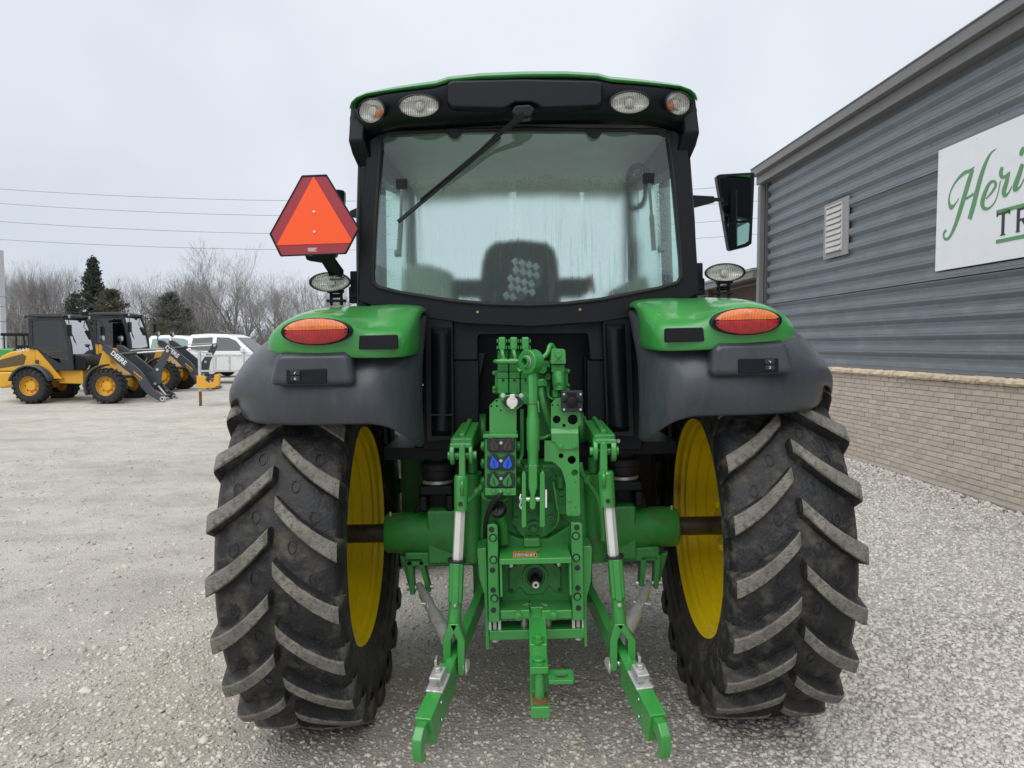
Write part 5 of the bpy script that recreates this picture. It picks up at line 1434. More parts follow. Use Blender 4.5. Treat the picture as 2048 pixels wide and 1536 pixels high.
for cxy, st, A, B in (((660, 564), (671, 590), .090, .043), ((1450, 545), (1449, 575), .088, .040)):
    c = L(*cxy, -.30)
    wl_ = oval_lamp(c, A, B, .075, TR, "work_lamp")
    f = L(st[0], st[1] + 14, -.26); t = c + Vector((.012, .04, -.045))
    m = MB(); m.box((t + f) / 2 + Vector((-.024, .02, 0)), (.010, .03, (t - f).length + .03)); m.box((t + f) / 2 + Vector((.024, .02, 0)), (.010, .03, (t - f).length + .03))
    m.box(f + Vector((0, .02, .006)), (.085, .05, .012)); m.box(t + Vector((0, .015, .012)), (.07, .05, .030)); m.cyl(f + Vector((-.03, .02, .03)), f + Vector((.03, .02, .03)), .010, n=10)
    m.build("lamp_stalk", "black_plastic", TR, bevel=.003)

# ------------------------------------------------------------------ slow-vehicle emblem
YS = -.40
SH = [(603, 350), (653, 348), (719, 457), (692, 508), (560, 513), (538, 468)]
cx_, cy_ = 628, 440
def shrink(p, k): return [(cx_ + (a - cx_) * k, cy_ + (b - cy_) * k) for a, b in p]
m = MB(); pp(m, SH, YS, .012, [shrink(SH, .955)]); sv = m.build("emblem_rim", "rubber_seal", TR, bevel=.004)
m = MB(); pp(m, shrink(SH, .965), YS + .004, .004); em = m.build("emblem_border", "smv_red", TR, label="dark red reflective border of the slow-vehicle triangle")
TRI = [(627, 352.5), (707, 485.5), (553, 490.5)]
m = MB(); pp(m, TRI, YS + .002, .0025); m.build("emblem_triangle", "smv_orange", em, label="bright orange triangle")
for x, y in ((628, 424), (629, 464)):
    m = MB(); m.lathe([(0, .006), (.003, .005), (.004, 0)], L(x, y, YS + .002), (0, -1, 0), 14); m.build("emblem_rivet", "steel", em)
m = MB(); pbox(m, 614, 635, 495, 503, YS + .0035, YS + .0045); m.build("emblem_tag", "smv_red", em)
m = MB()
for r_ in range(4): pbox(m, 615 + (r_ % 2) * 2, 634 - (r_ % 3) * 2, 496 + r_ * 1.9, 496.9 + r_ * 1.9, YS + .003, YS + .0034)
m.build("tag_print", "label_white", em)
m = MB(); m.prism([L(632, 508, YS + .02), L(664, 508, YS + .02), L(687, 540, -.30), L(687, 560, -.30), L(658, 560, -.30), L(656, 545, -.30)], (0, .006, 0)); m.build("emblem_bracket", "black_satin", TR, bevel=.002)

# ------------------------------------------------------------------ cab shell
YG = -.25
G_OUT = [(735, 285), (728, 400), (722, 500), (718, 600), (762, 618), (840, 632), (930, 646), (1062, 652), (1200, 643), (1290, 628), (1345, 614), (1398, 585), (1391, 470), (1383, 380), (1374, 285), (1350, 262), (1050, 252), (765, 264)]
G_IN = [(762, 278), (775, 266), (900, 261), (1050, 258), (1320, 260), (1338, 270), (1346, 330), (1354, 420), (1363, 520), (1364, 552), (1356, 566), (1320, 577), (1200, 600), (1130, 608), (1060, 611), (980, 609), (900, 602), (800, 586), (756, 575), (746, 566), (745, 545), (750, 440)]
m = MB(); pp(m, G_OUT, YG - .015, .075, [G_IN]); m.build("rear_frame", "black_plastic", TR, bevel=.006)
def inset(pts, k, c=(1055, 440)): return [(c[0] + (a - c[0]) * k, c[1] + (b - c[1]) * (1 - (1 - k) * 1.75)) for a, b in pts]
m = MB(); P = [L(a, b, YG - .018) for a, b in inset(G_IN, .998)]; m.tube(P, .010, 8, closed=True); m.build("window_seal", "rubber_seal", TR)

def rear_fog(n, l):
    """condensation map of the rear pane in tractor coordinates"""
    t = n.new("ShaderNodeTexCoord"); sp = n.new("ShaderNodeSeparateXYZ"); l.new(t.outputs["Object"], sp.inputs[0])
    def M(op, a, b=None, c=None):
        q = n.new("ShaderNodeMath"); q.operation = op
        for i, x in enumerate((a, b, c)):
            if x is None: continue
            if isinstance(x, (int, float)): q.inputs[i].default_value = x
            else: l.new(x, q.inputs[i])
        return q.outputs[0]
    def N(sc, det=4, vec=None, ro=.6):
        q = n.new("ShaderNodeTexNoise"); q.inputs["Scale"].default_value = sc; q.inputs["Detail"].default_value = det; q.inputs["Roughness"].default_value = ro
        l.new(vec or t.outputs["Object"], q.inputs["Vector"]); return q.outputs["Fac"]
    def ss(x, a, b):
        q = n.new("ShaderNodeMapRange"); q.interpolation_type = 'SMOOTHSTEP'
        l.new(x, q.inputs["Value"]); q.inputs["From Min"].default_value = a; q.inputs["From Max"].default_value = b
        return q.outputs["Result"]
    x, z = sp.outputs["X"], sp.outputs["Z"]
    wob = M('MULTIPLY_ADD', N(3.0), .16, -.08)
    zt_ = M('ADD', z, wob)
    top = ss(zt_, 2.68, 2.46)                     # clear above, misted below
    ax = M('ABSOLUTE', M('ADD', x, M('MULTIPLY_ADD', N(5), .10, -.05)))
    side = ss(ax, .72, .52)
    f = M('MULTIPLY', top, side)
    f = ss(M('ADD', f, M('MULTIPLY_ADD', N(140, 3, None, .7), 1.1, -.55)), .22, .62)
    f = M('MULTIPLY', f, M('MULTIPLY_ADD', N(200, 2), .5, .68))
    # runs of water that cleared thin vertical tracks
    mp = n.new("ShaderNodeMapping"); mp.inputs["Scale"].default_value = (58, 1, 2.2); l.new(t.outputs["Object"], mp.inputs["Vector"])
    runs = ss(N(1.0, 3, mp.outputs["Vector"], .5), .55, .64)
    low = ss(z, 2.48, 2.2)
    f = M('MULTIPLY', f, M('SUBTRACT', 1.0, M('MULTIPLY', M('MULTIPLY', runs, low), .6)))
    mp2 = n.new("ShaderNodeMapping"); mp2.inputs["Scale"].default_value = (22, 1, 1.3); l.new(t.outputs["Object"], mp2.inputs["Vector"])
    runs2 = ss(N(1.0, 2, mp2.outputs["Vector"], .5), .60, .66)
    f = M('MULTIPLY', f, M('SUBTRACT', 1.0, M('MULTIPLY', runs2, .6)))
    wet = M('MAXIMUM', M('MULTIPLY', runs, M('MULTIPLY_ADD', low, .8, .2)), M('MULTIPLY', ss(N(34, 5, mp2.outputs["Vector"], .7), .50, .62), .55))
    wet = M('MULTIPLY', wet, M('MULTIPLY_ADD', ss(M('ABSOLUTE', M('SUBTRACT', x, .22)), .5, .1), .6, .4))
    return M('MINIMUM', M('ADD', f, .13), .97), wet
glass_mat("rear_glass", (0.70, 0.90, 0.85), 0.34, fog=rear_fog)
glass_mat("cab_glass", (0.66, 0.84, 0.78), 0.20)
glass_mat("front_glass", (0.95, 1.0, 0.985), 0.05, base_fog=0.22)
m = MB(); m.prism([L(a, b, YG) for a, b in G_IN], (0, 0.0005, 0)); 
me_keep = MB(); me_keep.add([L(a, b, YG) for a, b in G_IN], [list(range(len(G_IN)))]); me_keep.build("rear_window", "rear_glass", TR, recalc=False)
# fritted black margin of the pane and two hinge ears
m = MB(); pp(m, G_IN, YG - .006, .003, [inset(G_IN, .990)]); m.build("window_frit", "rubber_seal", TR)
for x in (908, 1188):
    m = MB(); pp(m, [(x - 17, 256), (x + 17, 256), (x + 14, 268), (x + 6, 276), (x - 3, 277), (x - 12, 270)], YG - .03, .02); m.build("hinge_ear", "black_plastic", TR, bevel=.003)
for x, y in ((803, 367), (1298, 356)):
    m = MB(); pbox(m, x - 11, x + 11, y - 10, y + 10, YG - .012, YG - .004); m.build("strut_pad", "black_satin", TR, bevel=.002)
for p in (((803, 378), (801, 440), (797, 508)), ((1299, 366), (1304, 430), (1309, 500))):
    m = MB(); m.tube([L(*p[0], YG + .05), L(*p[1], YG + .09)], .007, 8); m.tube([L(*p[1], YG + .09), L(*p[2], YG + .13)], .012, 10); m.build("gas_strut", "interior_grey", TR)
    m = MB(); m.lathe([(0, .018), (.03, .018)], L(p[2][0] + (-8 if p[2][0] < 1000 else 8), p[2][1] - 2, YG + .14), (1, 0, 0), 12); m.build("strut_pivot", "interior_grey", TR)

# pillars, sides, floor, front
XB, XT = .782, .738
def cab_x(z): return XB + (XT - XB) * (z - 1.95) / .9
def pillars():
    m = MB()
    m.tube([(-cab_x(1.95), -.20, 1.90), (-cab_x(2.4) - .006, -.21, 2.4), (-cab_x(2.86), -.20, 2.88)], .036, 12)
    return m
both(pillars, "rear_pillar", "black_plastic")
both(lambda: MB().tube([(-.70, 1.28, 1.30), (-.76, 1.22, 1.9), (-.73, 1.12, 2.86)], .04, 10), "front_pillar", "black_plastic")
both(lambda: MB().tube([(-.80, .40, 1.30), (-.80, .38, 1.9), (-.775, .36, 2.86)], .03, 10), "side_pillar", "black_plastic")
def side_glass():
    m = MB(); m.add([(-cab_x(1.95), -.2, 1.98), (-.76, 1.2, 1.4), (-.73, 1.12, 2.84), (-cab_x(2.86), -.2, 2.84)], [(0, 1, 2, 3)]); return m
both(side_glass, "side_window", "cab_glass", recalc=False)
m = MB(); m.add([(-.70, 1.27, 1.35), (.70, 1.27, 1.35), (.72, 1.12, 2.86), (-.72, 1.12, 2.86)], [(0, 1, 2, 3)]); m.build("windscreen", "front_glass", TR, recalc=False)
m = MB(); m.bb(-.72, .72, -.12, 1.2, 1.28, 1.34); m.build("cab_floor", "black_satin", TR)
def hinges():
    m = MB(); m.box(L(727, 296, -.19), (.03, .05, .05)); m.box(L(734, 316, -.19), (.03, .05, .03)); return m
both(hinges, "door_hinge", "black_plastic", bevel=.004)
def hinges2():
    m = MB(); m.box(L(713, 570, -.18), (.05, .05, .13)); m.box(L(708, 590, -.17), (.04, .05, .08)); m.box(L(720, 535, -.18), (.025, .04, .05)); return m
both(hinges2, "door_hinge", "black_plastic", bevel=.006)
# cladding below the window
m = MB()
pp(m, [(846, 622), (905, 636), (980, 647), (1062, 650), (1150, 646), (1220, 634), (1283, 618), (1283, 720), (1180, 720), (1176, 672), (1172, 668), (960, 670), (956, 675), (956, 720), (846, 720)], -.20, .05)
m.build("rear_cladding", "black_plastic", TR, bevel=.006)
for x0, x1 in ((846, 958), (1174, 1284)):
    m = MB(); pbox(m, x0, x1, 720, 900, -.19, -.14); m.build("cladding_panel", "black_satin", TR, bevel=.006)
m = MB(); pbox(m, 1060.6, 1061.8, 640, 670, -.202, -.19); m.build("cladding_seam", "rubber_seal", TR)
m = MB(); pp(m, [(950, 705), (972, 706), (962, 750), (940, 800), (930, 880), (915, 880), (925, 790)], -.17, .06); m.build("recess_rib", "black_satin", TR, bevel=.006); m = MB(); pp(m, [(1168, 715), (1176, 715), (1178, 850), (1168, 850)], -.10, .06); m.build("recess_rib", "black_satin", TR, bevel=.006)
m = MB(); m.bb(-.50, .50, .0, .06, .95, 2.0); m.build("bulkhead", "black_satin", TR)
for x, y in ((955, 624), (1160, 619)):
    m = MB(); m.lathe([(0, .006), (.002, .006), (.002, .003)], L(x, y, -.268), (0, -1, 0), 14); m.build("trim_screw", "brass", TR)
def duct():
    m = MB(); pp(m, [(848, 632), (906, 630), (909, 880), (852, 884)], -.25, .06); return m
for q in both(duct, "vent_column", "black_plastic", bevel=.006): pass
def duct2():
    m = MB(); rows = []
    for t in np.linspace(0, math.pi, 11):
        xx = 882 - 20 * math.cos(t); dep = -.25 - .055 * math.sin(t)
        rows.append([L(xx, 655, -.25), L(xx, 659, dep * .5 + -.125), L(xx, 666, dep), L(xx + 1, 780, dep), L(xx + 1, 862, dep), L(xx + 1, 872, -.25)])
    m.grid(rows); return m
both(duct2, "vent_cover", "black_plastic", solid=.004)
for x0, x1 in ((858, 867), (888, 898)):
    m = MB(); pbox(m, x0, x1, 636, 642, -.252, -.248); m.build("vent_clip", "rubber_seal", TR)
m = MB(); pbox(m, 861, 906, 829, 831, -.309, -.25); m.build("cover_seam", "rubber_seal", TR)
m = MB(); pbox(m, 1279, 1283, 682, 728, -.30, -.298); m.build("barcode_label", "bolt_dark", TR)
m = MB()
for q in range(9): pbox(m, 1279.6, 1282.6, 684 + q * 4.7, 686.4 + q * 4.7, -.302, -.3005)
m.build("barcode_print", "label_white", TR)
m = MB(); bolt(m, 1236, 882, -.25, .007, .006, 12); m.build("trim_screw", "zinc", TR)

# interior
m = MB(); y_ = .32
pp(m, [(962, 640), (956, 585), (963, 520), (972, 492), (988, 480), (1040, 474), (1094, 480), (1110, 492), (1118, 520), (1124, 585), (1120, 640)], y_, .13); m.build("seat_back", "seat_cloth", TR, bevel=.03, seg=4)
m = MB(); m.bb(-.30, .30, .45, .95, 1.68, 1.82); m.build("seat_cushion", "seat_cloth", TR, bevel=.04)
m = MB(); m.bb(-.2, .2, .5, .9, 1.34, 1.68); m.build("seat_base", "black_satin", TR)
for x0, x1, y0 in ((905, 965, 555), (1120, 1184, 552)):
    m = MB(); pbox(m, x0, x1, y0, 585, .38, .85); m.build("arm_rest", "seat_cloth", TR, bevel=.02)
m = MB(); pp(m, [(800, 530), (850, 524), (900, 540), (912, 640), (796, 640)], .5, .5); m.build("side_console", "interior_grey", TR, bevel=.02)
m = MB(); pp(m, [(1300, 545), (1240, 570), (1230, 640), (1320, 640)], .5, .5); m.build("side_console", "interior_grey", TR, bevel=.02)
SLY = -.215
mat("wrap_gap", (0.06, 0.07, 0.085), 0.5)
m = MB(); m.prism([L(1034, 516, SLY), L(1087, 529, SLY), L(1080, 572, SLY), L(1058, 588, SLY), L(1048, 600, SLY), L(1010, 600, SLY), (L(1020, 560, SLY))], (0, .006, 0)); wr = m.build("document_sleeve", "wrap_gap", TR)
m = MB()
for i in range(4):
    for j in range(5):
        x, y = 1030 + i * 14 - j * 4.4 + (j % 2) * 6, 523 + j * 17 + i * 3.5
        if y < 598 and x < 1084: c9 = L(x, y, SLY - .001); m.add([c9 + Vector(q9) for q9 in ((-.019, 0, .004), (.002, 0, .021), (.019, 0, -.004), (-.002, 0, -.021), (0, -.005, 0))], [(0, 1, 4), (1, 2, 4), (2, 3, 4), (3, 0, 4)])
m.build("sleeve_cushion", "wrap_white", wr)
m = MB(); pipe(m, [(1048, 612, -.1), (1046, 580, -.1), (1052, 570, -.1), (1100, 568, -.1)], .010); m.build("grab_bar", "black_satin", TR)
m = MB(); pipe(m, [(1180, 548, .35), (1186, 560, .35), (1190, 585, .35)], .012); m.build("seat_strap", "orange_strap", TR)
m = MB(); m.tube([Vector(q) for q in catmull([tuple(L(x, y, .25)) for x, y in ((1262, 400), (1256, 370), (1262, 340), (1278, 332), (1292, 342), (1296, 370), (1288, 405), (1272, 412))], 5, True)], .016, 10, closed=True); m.build("hand_loop", "black_satin", TR)
m = MB(); c = Vector((.0, .98, 2.02)); m.tube([c + Vector((.2 * math.cos(t), -.10 * math.sin(t), .17 * math.sin(t))) for t in np.linspace(0, 2 * math.pi, 28)[:-1]], .016, 8, closed=True); m.cyl(c, c + Vector((0, .12, -.6)), .04, n=12); m.build("steering_wheel", "black_satin", TR)
m = MB(); m.bb(-.25, .25, 1.02, 1.2, 1.34, 1.9); m.build("dashboard", "black_satin", TR, bevel=.04)

# ------------------------------------------------------------------ roof
def zt_roof(x):
    ax = abs(x)
    return float(np.interp(ax, [0, .20, .35, .41, .60, .74, .79, .815, .822], [3.024, 3.022, 3.013, 2.998, 2.984, 2.970, 2.955, 2.935, 2.915]))
xs = np.array([-.822, -.812, -.79, -.74, -.66, -.58, -.5, -.41, -.38, -.35, -.27, -.2, -.1, 0, .1, .2, .27, .35, .38, .41, .5, .58, .66, .74, .79, .812, .822])
rows = []
for y, dz, k in ((-.365, -.012, .995), (-.37, .0, 1), (-.34, .022, 1), (-.2, .05, 1), (.2, .075, 1), (.8, .07, 1), (1.2, .04, .99), (1.42, -.02, .95), (1.5, -.09, .9)):
    rows.append([Vector((x * k, y - .05 * (1 - (x / .82) ** 2) * (1 if y < 0 else -1), zt_roof(x) + dz * (1 - .35 * (abs(x) / .82) ** 3))) for x in xs])
m = MB(); m.grid([[Vector((p.x * .95, p.y, p.z)) for p in r_] for r_ in rows]); m.build("roof_shell", "green", TR, solid=.02, ang=40)
# rear fascia: a curved black panel that leans in towards the glass
rows = []
for k, (y0, zz) in enumerate(((-.355, 0), (-.372, -.02), (-.372, -.07), (-.36, -.13), (-.335, -.19), (-.30, -.235), (-.24, -.25))):
    row = []
    for x in xs:
        t = abs(x) / .822
        top = zt_roof(x) - .012
        bot = np.interp(abs(x), [0, .6, .70, .76, .80, .822], [2.845, 2.835, 2.815, 2.80, 2.79, 2.80])
        f = -zz / .25
        z = top + (bot - top) * f
        row.append(Vector((x * (1 - .012 * (k > 4)), y0 - .045 * (1 - (x / .82) ** 2) + .16 * max(0, t - .86) / .14 * (1 if k < 7 else 0) * .55, z)))
    rows.append(row)
m = MB(); m.grid([[Vector((p.x * .972, p.y, p.z)) for p in r_] for r_ in rows]); m.build("roof_fascia", "black_plastic", TR, solid=.02, ang=50)
both(lambda: MB().prism([Vector(p) for p in ((-.775, .0, 2.96), (-.79, -.30, 2.95), (-.805, -.32, 2.78), (-.80, -.28, 2.73), (-.765, -.2, 2.64), (-.755, .1, 2.66), (-.775, 1.2, 2.82), (-.775, 1.3, 2.92))], (.075, 0, 0)), "roof_side", "black_plastic", bevel=.012)
m = MB(); m.bb(-.72, .72, -.20, 1.22, 2.845, 2.87); m.build("headliner", "interior_grey", TR)
m = MB(); m.bb(-.74, .74, -.22, 1.3, 2.87, 2.96); m.build("roof_core", "black_satin", TR)
m = MB()   # raised centre panel
pp(m, [(893, 166), (905, 160), (1050, 157), (1195, 160), (1206, 166), (1206, 205), (1195, 213), (1085, 217), (1070, 208), (1058, 205), (1030, 206), (1020, 212), (1008, 218), (905, 215), (894, 206)], -.432, .06); m.build("fascia_panel", "black_plastic", TR, bevel=.012, seg=3)
m = MB(); pp(m, [(1022, 224), (1030, 210), (1060, 208), (1072, 218), (1062, 234), (1035, 236)], -.45, .07); m.build("wiper_motor", "black_plastic", TR, bevel=.01)
m = MB(); m.bar(L(1047, 230, -.46), L(985, 278, -.36), .030, .016, up=(0, 1, 0), w2=.018, h2=.012); m.bar(L(985, 278, -.36), L(899, 358, -.295), .014, .010, up=(0, 1, 0), w2=.010); m.build("wiper_arm", "black_satin", TR, bevel=.003)
m = MB(); m.bar(L(1000, 273, -.285), L(796, 444, -.285), .016, .020, up=(0, 1, 0)); wb_ = m.build("wiper_blade", "rubber_seal", TR, bevel=.002)
m = MB(); m.bar(L(960, 300, -.30), L(840, 400, -.30), .006, .012, up=(0, 1, 0)); m.build("blade_bridge", "black_satin", wb_)
for (x, y), A, B, fc, am, dd in (((838, 212), .089, .047, (0, -1, -.22), 0, -.435), ((1260, 205), .087, .046, (0, -1, -.22), 0, -.435), ((743, 222), .066, .050, (-.38, -1, -.2), 1, -.412), ((1356, 207), .064, .048, (.38, -1, -.2), -1, -.412)):
    oval_lamp(L(x, y, dd), A, B, .06, TR, "roof_lamp", face=Vector(fc), amber=am)
for s_ in (-1, 1):
    oval_lamp(Vector((s_ * .80, -.20, 2.85)), .07, .05, .05, TR, "side_roof_lamp", face=Vector((s_, -.25, -.1)), ribs=False)

# ------------------------------------------------------------------ mirrors
def mirror(pts, y, arm, parts, th=.06, toe=.0):
    xc = sum(a for a, b in pts) / len(pts)
    def T_(a, b, o=0):
        p = L(a, b, y)
        return L(a, b, y - (a - xc) / 1480 * 4.5 * toe + o)
    m = MB(); m.prism([T_(a, b) for a, b in pts], (0, th, 0)); h = m.build("mirror_housing", "black_plastic", TR, bevel=.010, seg=3)
    for q in parts:
        m = MB(); P = [T_(a, b, -.004) for a, b in q]
        m.prism(P, (0, .004, 0)); m.build("mirror_glass", "mirror_glass", h)
    m = MB(); m.bar(L(*arm[0], y), L(*arm[1], y), .03, .035, w2=.05, h2=.075, up=(0, 0, 1)); m.build("mirror_arm", "black_plastic", TR, bevel=.004)
    m = MB(); m.bar(L(*arm[2], y), L(*arm[0], y), .016, .02); m.build("mirror_pivot", "black_plastic", TR)
mirror([(1433, 351), (1440, 348), (1507, 344), (1510, 347), (1504, 487), (1497, 492), (1462, 501), (1458, 498)], .75,
       ((1428, 399), (1382, 404), (1446, 400)),
       [[(1440, 358), (1462, 352), (1500, 350), (1502, 354), (1500, 436), (1494, 440), (1452, 443), (1448, 439)],
        [(1452, 448), (1496, 445), (1499, 448), (1497, 482), (1490, 487), (1464, 495), (1461, 493)]], toe=.55)
mirror([(606, 382), (676, 378), (688, 380), (688, 400), (672, 512), (650, 526), (612, 520), (606, 500)], .75,
       ((701, 428), (724, 426), (672, 430)), [[(616, 390), (680, 388), (678, 460), (614, 466)], [(614, 472), (677, 466), (668, 506), (618, 512)]], toe=-.5)

# hood and exhaust ahead of the cab
rows = []
for y, zt2, hw in ((1.25, 1.92, .36), (1.6, 1.90, .38), (2.3, 1.82, .38), (2.9, 1.68, .36), (3.15, 1.50, .30), (3.2, 1.2, .24)):
    rows.append([Vector((hw * a, y, 1.0 + (zt2 - 1.0) * b)) for a, b in ((-1, 0), (-1.02, .5), (-1, .82), (-.8, .97), (-.3, 1.0), (.3, 1.0), (.8, .97), (1, .82), (1.02, .5), (1, 0))])
m = MB(); m.grid(rows); m.build("hood", "green", TR, solid=.02, sub=1)
m = MB(); m.tube([(.79, 1.38, 1.3), (.79, 1.36, 2.2), (.79, 1.36, 2.55)], .06, 18); m.build("exhaust_pipe", "black_satin", TR)
# ================================================================== wheel loaders
mat("cab_black", (0.018, 0.021, 0.026), 0.4)
def loader_wheel(parent, x, y, sg):
    t = MB(); R0, R1, hw = .52, .26, .16
    half = [(hw * .85, R1), (hw, .33), (hw, .44), (hw * .9, .485), (hw * .4, .50), (0, .502)]
    t.lathe(half + [(-a, b) for a, b in half[-2::-1]], (x, y, R0), (0, 1, 0), 40, caps=False)
    N = 20
    for i in range(N):
        for sd in (1, -1):
            a = 2 * math.pi * (i + (.5 if sd == 1 else 0)) / N
            p = [Vector((x + rr * math.cos(a + da), y + sd * yy, R0 + rr * math.sin(a + da))) for rr, yy, da in ((.508, .01, 0), (.508, .12, .10), (.485, .165, .14), (.43, .166, .15))]
            for q, q2 in zip(p, p[1:]): t.bar(q, q2, .055, .045, up=(math.cos(a), 0, math.sin(a)))
    ty = t.build("tyre", "loader_tyre", parent)
    r = MB(); q = sg
    r.lathe([(q * .15, .285), (q * .13, .262), (q * .05, .25), (q * .03, .235), (q * .02, .16), (q * .07, .14), (q * .085, .125), (q * .085, 0)], (x, y, R0), (0, 1, 0), 36, caps=False)
    rm = r.build("rim", "loader_yellow", parent, ang=40)
    for i in range(8):
        a = 2 * math.pi * i / 8; b = MB()
        b.lathe([(0, .016), (q * .025, .016)], (x + .185 * math.cos(a), y + q * .022, R0 + .185 * math.sin(a)), (0, 1, 0), 6)
        b.build("wheel_nut", "loader_grey", rm)
def make_loader():
    T = empty("wheel_loader")
    for x, y, s_ in ((0, -.70, -1), (0, .70, 1), (2.23, -.70, -1), (2.23, .70, 1)): loader_wheel(T, x, y, s_)
    def pr(m, pts, y0, y1, mm=0): return m.prism([Vector((a, y0, b)) for a, b in pts], (0, y1 - y0, 0), m=mm)
    m = MB(); pr(m, [(-1.05, .42), (-1.22, .78), (-1.24, .92), (.42, .95), (.42, .62), (-.45, .58)], -.58, .58); m.build("counterweight", "loader_yellow", T, bevel=.06, seg=3)
    m = MB(); pr(m, [(-1.22, .94), (-1.16, 1.22), (-.98, 1.40), (-.72, 1.52), (-.02, 1.66), (.06, 1.55), (.0, .94)], -.56, .56); m.build("engine_hood", "loader_yellow", T, bevel=.05, seg=3)
    m = MB(); pr(m, [(.05, 1.62), (.14, 1.60), (.80, .72), (.05, .72)], -.60, .60); m.build("side_cover", "loader_yellow", T, bevel=.02)
    for y in (-.566, .562):
        m = MB(); pr(m, [(-1.1, 1.02), (-1.02, 1.28), (-.35, 1.46), (-.24, 1.38), (-.32, 1.14)], y, y + .006); m.build("side_grille", "grille_brown", T)
    for y in (-.60, .597):
        m = MB(); m.lathe([(0, .10), (.012, .10), (.012, .07), (.0, .065)], (.10, y + .0, 1.22), (0, -1 if y < 0 else 1, 0), 24); m.lathe([(0, .065), (.02, .05), (.02, 0)], (.10, y, 1.22), (0, -1 if y < 0 else 1, 0), 16, 1); m.build("filler_ring", ["loader_yellow", "loader_grey"], T)
    m = MB(); pr(m, [(-.7, 1.535), (-.68, 1.545), (-.06, 1.67), (-.04, 1.66)], -.50, .50); m.build("hood_stripe", "loader_grey", T)
    text_mesh("304 L", .16, "model_number", "label_white", T, Matrix.Translation((-.35, -.565, 1.56)) @ Matrix.Rotation(R(90), 4, 'X') @ Matrix.Rotation(R(10), 4, 'Z'), ext=.002)
    # cab
    CS = [(-.12, 1.62), (-.12, 2.50), (.86, 2.54), (1.00, 2.20), (1.10, 1.70), (1.15, .98), (.66, .96), (.12, 1.58)]
    IN = [(.00, 1.70), (.00, 2.42), (.80, 2.46), (.92, 2.15), (1.00, 1.70), (1.02, 1.30), (.50, 1.36), (.20, 1.62)]
    for y in (-.62, .58):
        m = MB(); m.prism([Vector((a, y, b)) for a, b in CS], (0, .04, 0), [[Vector((a, y, b)) for a, b in IN]]); m.build("cab_side", "cab_black", T, bevel=.01)
        m = MB(); m.add([(a, y + .02, b) for a, b in IN], [list(range(len(IN)))]); m.build("door_glass", "smoke_glass", T, recalc=False)
    m = MB(); m.tube([(.86, -.60, 2.54), (1.0, -.60, 2.2), (1.1, -.60, 1.7), (1.15, -.60, .98)], .045, 8); m.build("front_pillar", "cab_black", T); m = MB(); m.tube([(.86, .60, 2.54), (1.0, .60, 2.2), (1.1, .60, 1.7), (1.15, .60, .98)], .045, 8); m.build("front_pillar", "cab_black", T)
    m = MB(); m.add([(.88, -.56, 2.5), (.88, .56, 2.5), (1.0, .56, 2.2), (1.0, -.56, 2.2), (1.1, .56, 1.7), (1.1, -.56, 1.7), (1.13, .56, 1.45), (1.13, -.56, 1.45)], [(0, 1, 2, 3), (3, 2, 4, 5), (5, 4, 6, 7)]); m.build("windscreen", "pale_glass", T, recalc=False)
    m = MB(); m.bb(-.18, .98, -.66, .66, 2.53, 2.60); m.bb(-.14, .8, -.58, .58, 2.60, 2.64); m.build("cab_roof", "cab_black", T, bevel=.03, seg=3)
    m = MB(); m.bb(-.14, -.08, -.58, .58, 1.6, 2.5); m.build("cab_back", "smoke_glass", T)
    m = MB(); m.bb(.0, 1.1, -.55, .55, 1.0, 1.32); m.build("cab_floor", "black_satin", T)
    m = MB(); m.bb(.1, .45, -.24, .24, 1.32, 1.5); m.bb(.05, .18, -.24, .24, 1.5, 2.15); m.build("seat", "seat_cloth", T, bevel=.04)
    m = MB(); m.tube([Vector((.78 + .1 * math.sin(t), .17 * math.cos(t), 1.72 + .12 * math.sin(t))) for t in np.linspace(0, 2 * math.pi, 20)[:-1]], .014, 6, closed=True); m.cyl((.78, 0, 1.7), (.95, 0, 1.35), .03, n=8); m.build("steering_wheel", "black_satin", T)
    m = MB(); pr(m, [(1.15, 1.45), (1.45, 1.40), (1.52, 1.25), (1.52, 1.0), (1.15, .98)], -.56, .56); m.build("cab_nose", "black_plastic", T, bevel=.04)
    m = MB(); m.tube([(1.10, -.2, 1.5), (1.08, -.35, 1.85), (1.0, -.42, 2.15)], .012, 6); m.build("wiper", "black_satin", T)
    # frames
    m = MB(); pr(m, [(.62, .58), (.62, .98), (1.35, .98), (1.35, .56)], -.45, .45); m.build("rear_frame", "loader_yellow", T, bevel=.03)
    m = MB(); m.bb(1.30, 1.65, -.18, .18, .45, .85); m.build("pivot_joint", "loader_yellow", T, bevel=.03)
    m = MB(); pr(m, [(1.55, .45), (1.62, .85), (1.86, 1.56), (1.98, 1.64), (2.06, 1.52), (2.10, 1.15), (2.45, .80), (2.45, .45)], -.28, .28); m.build("front_frame", "loader_yellow", T, bevel=.03)
    for x in (0, 2.23):
        m = MB(); m.bb(x - .12, x + .12, -.62, .62, .42, .62); m.build("axle", "loader_yellow", T, bevel=.03)
    # mudguards
    for s_ in (-1, 1):
        for x, a0, a1, rr in ((0, 15, 165, .62), (2.23, 95, 205, .64)):
            m = MB(); rows = []
            for a in np.linspace(R(a0), R(a1), 14):
                c, q = math.cos(a), math.sin(a)
                rows.append([Vector((x + rr * c, s_ * y, .52 + rr * q)) for y in (.50, .88)])
            m.grid(rows); m.build("mudguard", "loader_grey", T, solid=.05)
    # boom, bell crank, rams
    BO = [(1.95, 1.72), (2.12, 1.70), (2.50, 1.42), (3.02, .98), (3.22, .72), (3.38, .42), (3.70, .20), (3.74, .12), (3.70, .05), (3.60, .05), (3.28, .22), (3.05, .46), (2.90, .75), (2.55, 1.02), (2.15, 1.38), (1.92, 1.58)]
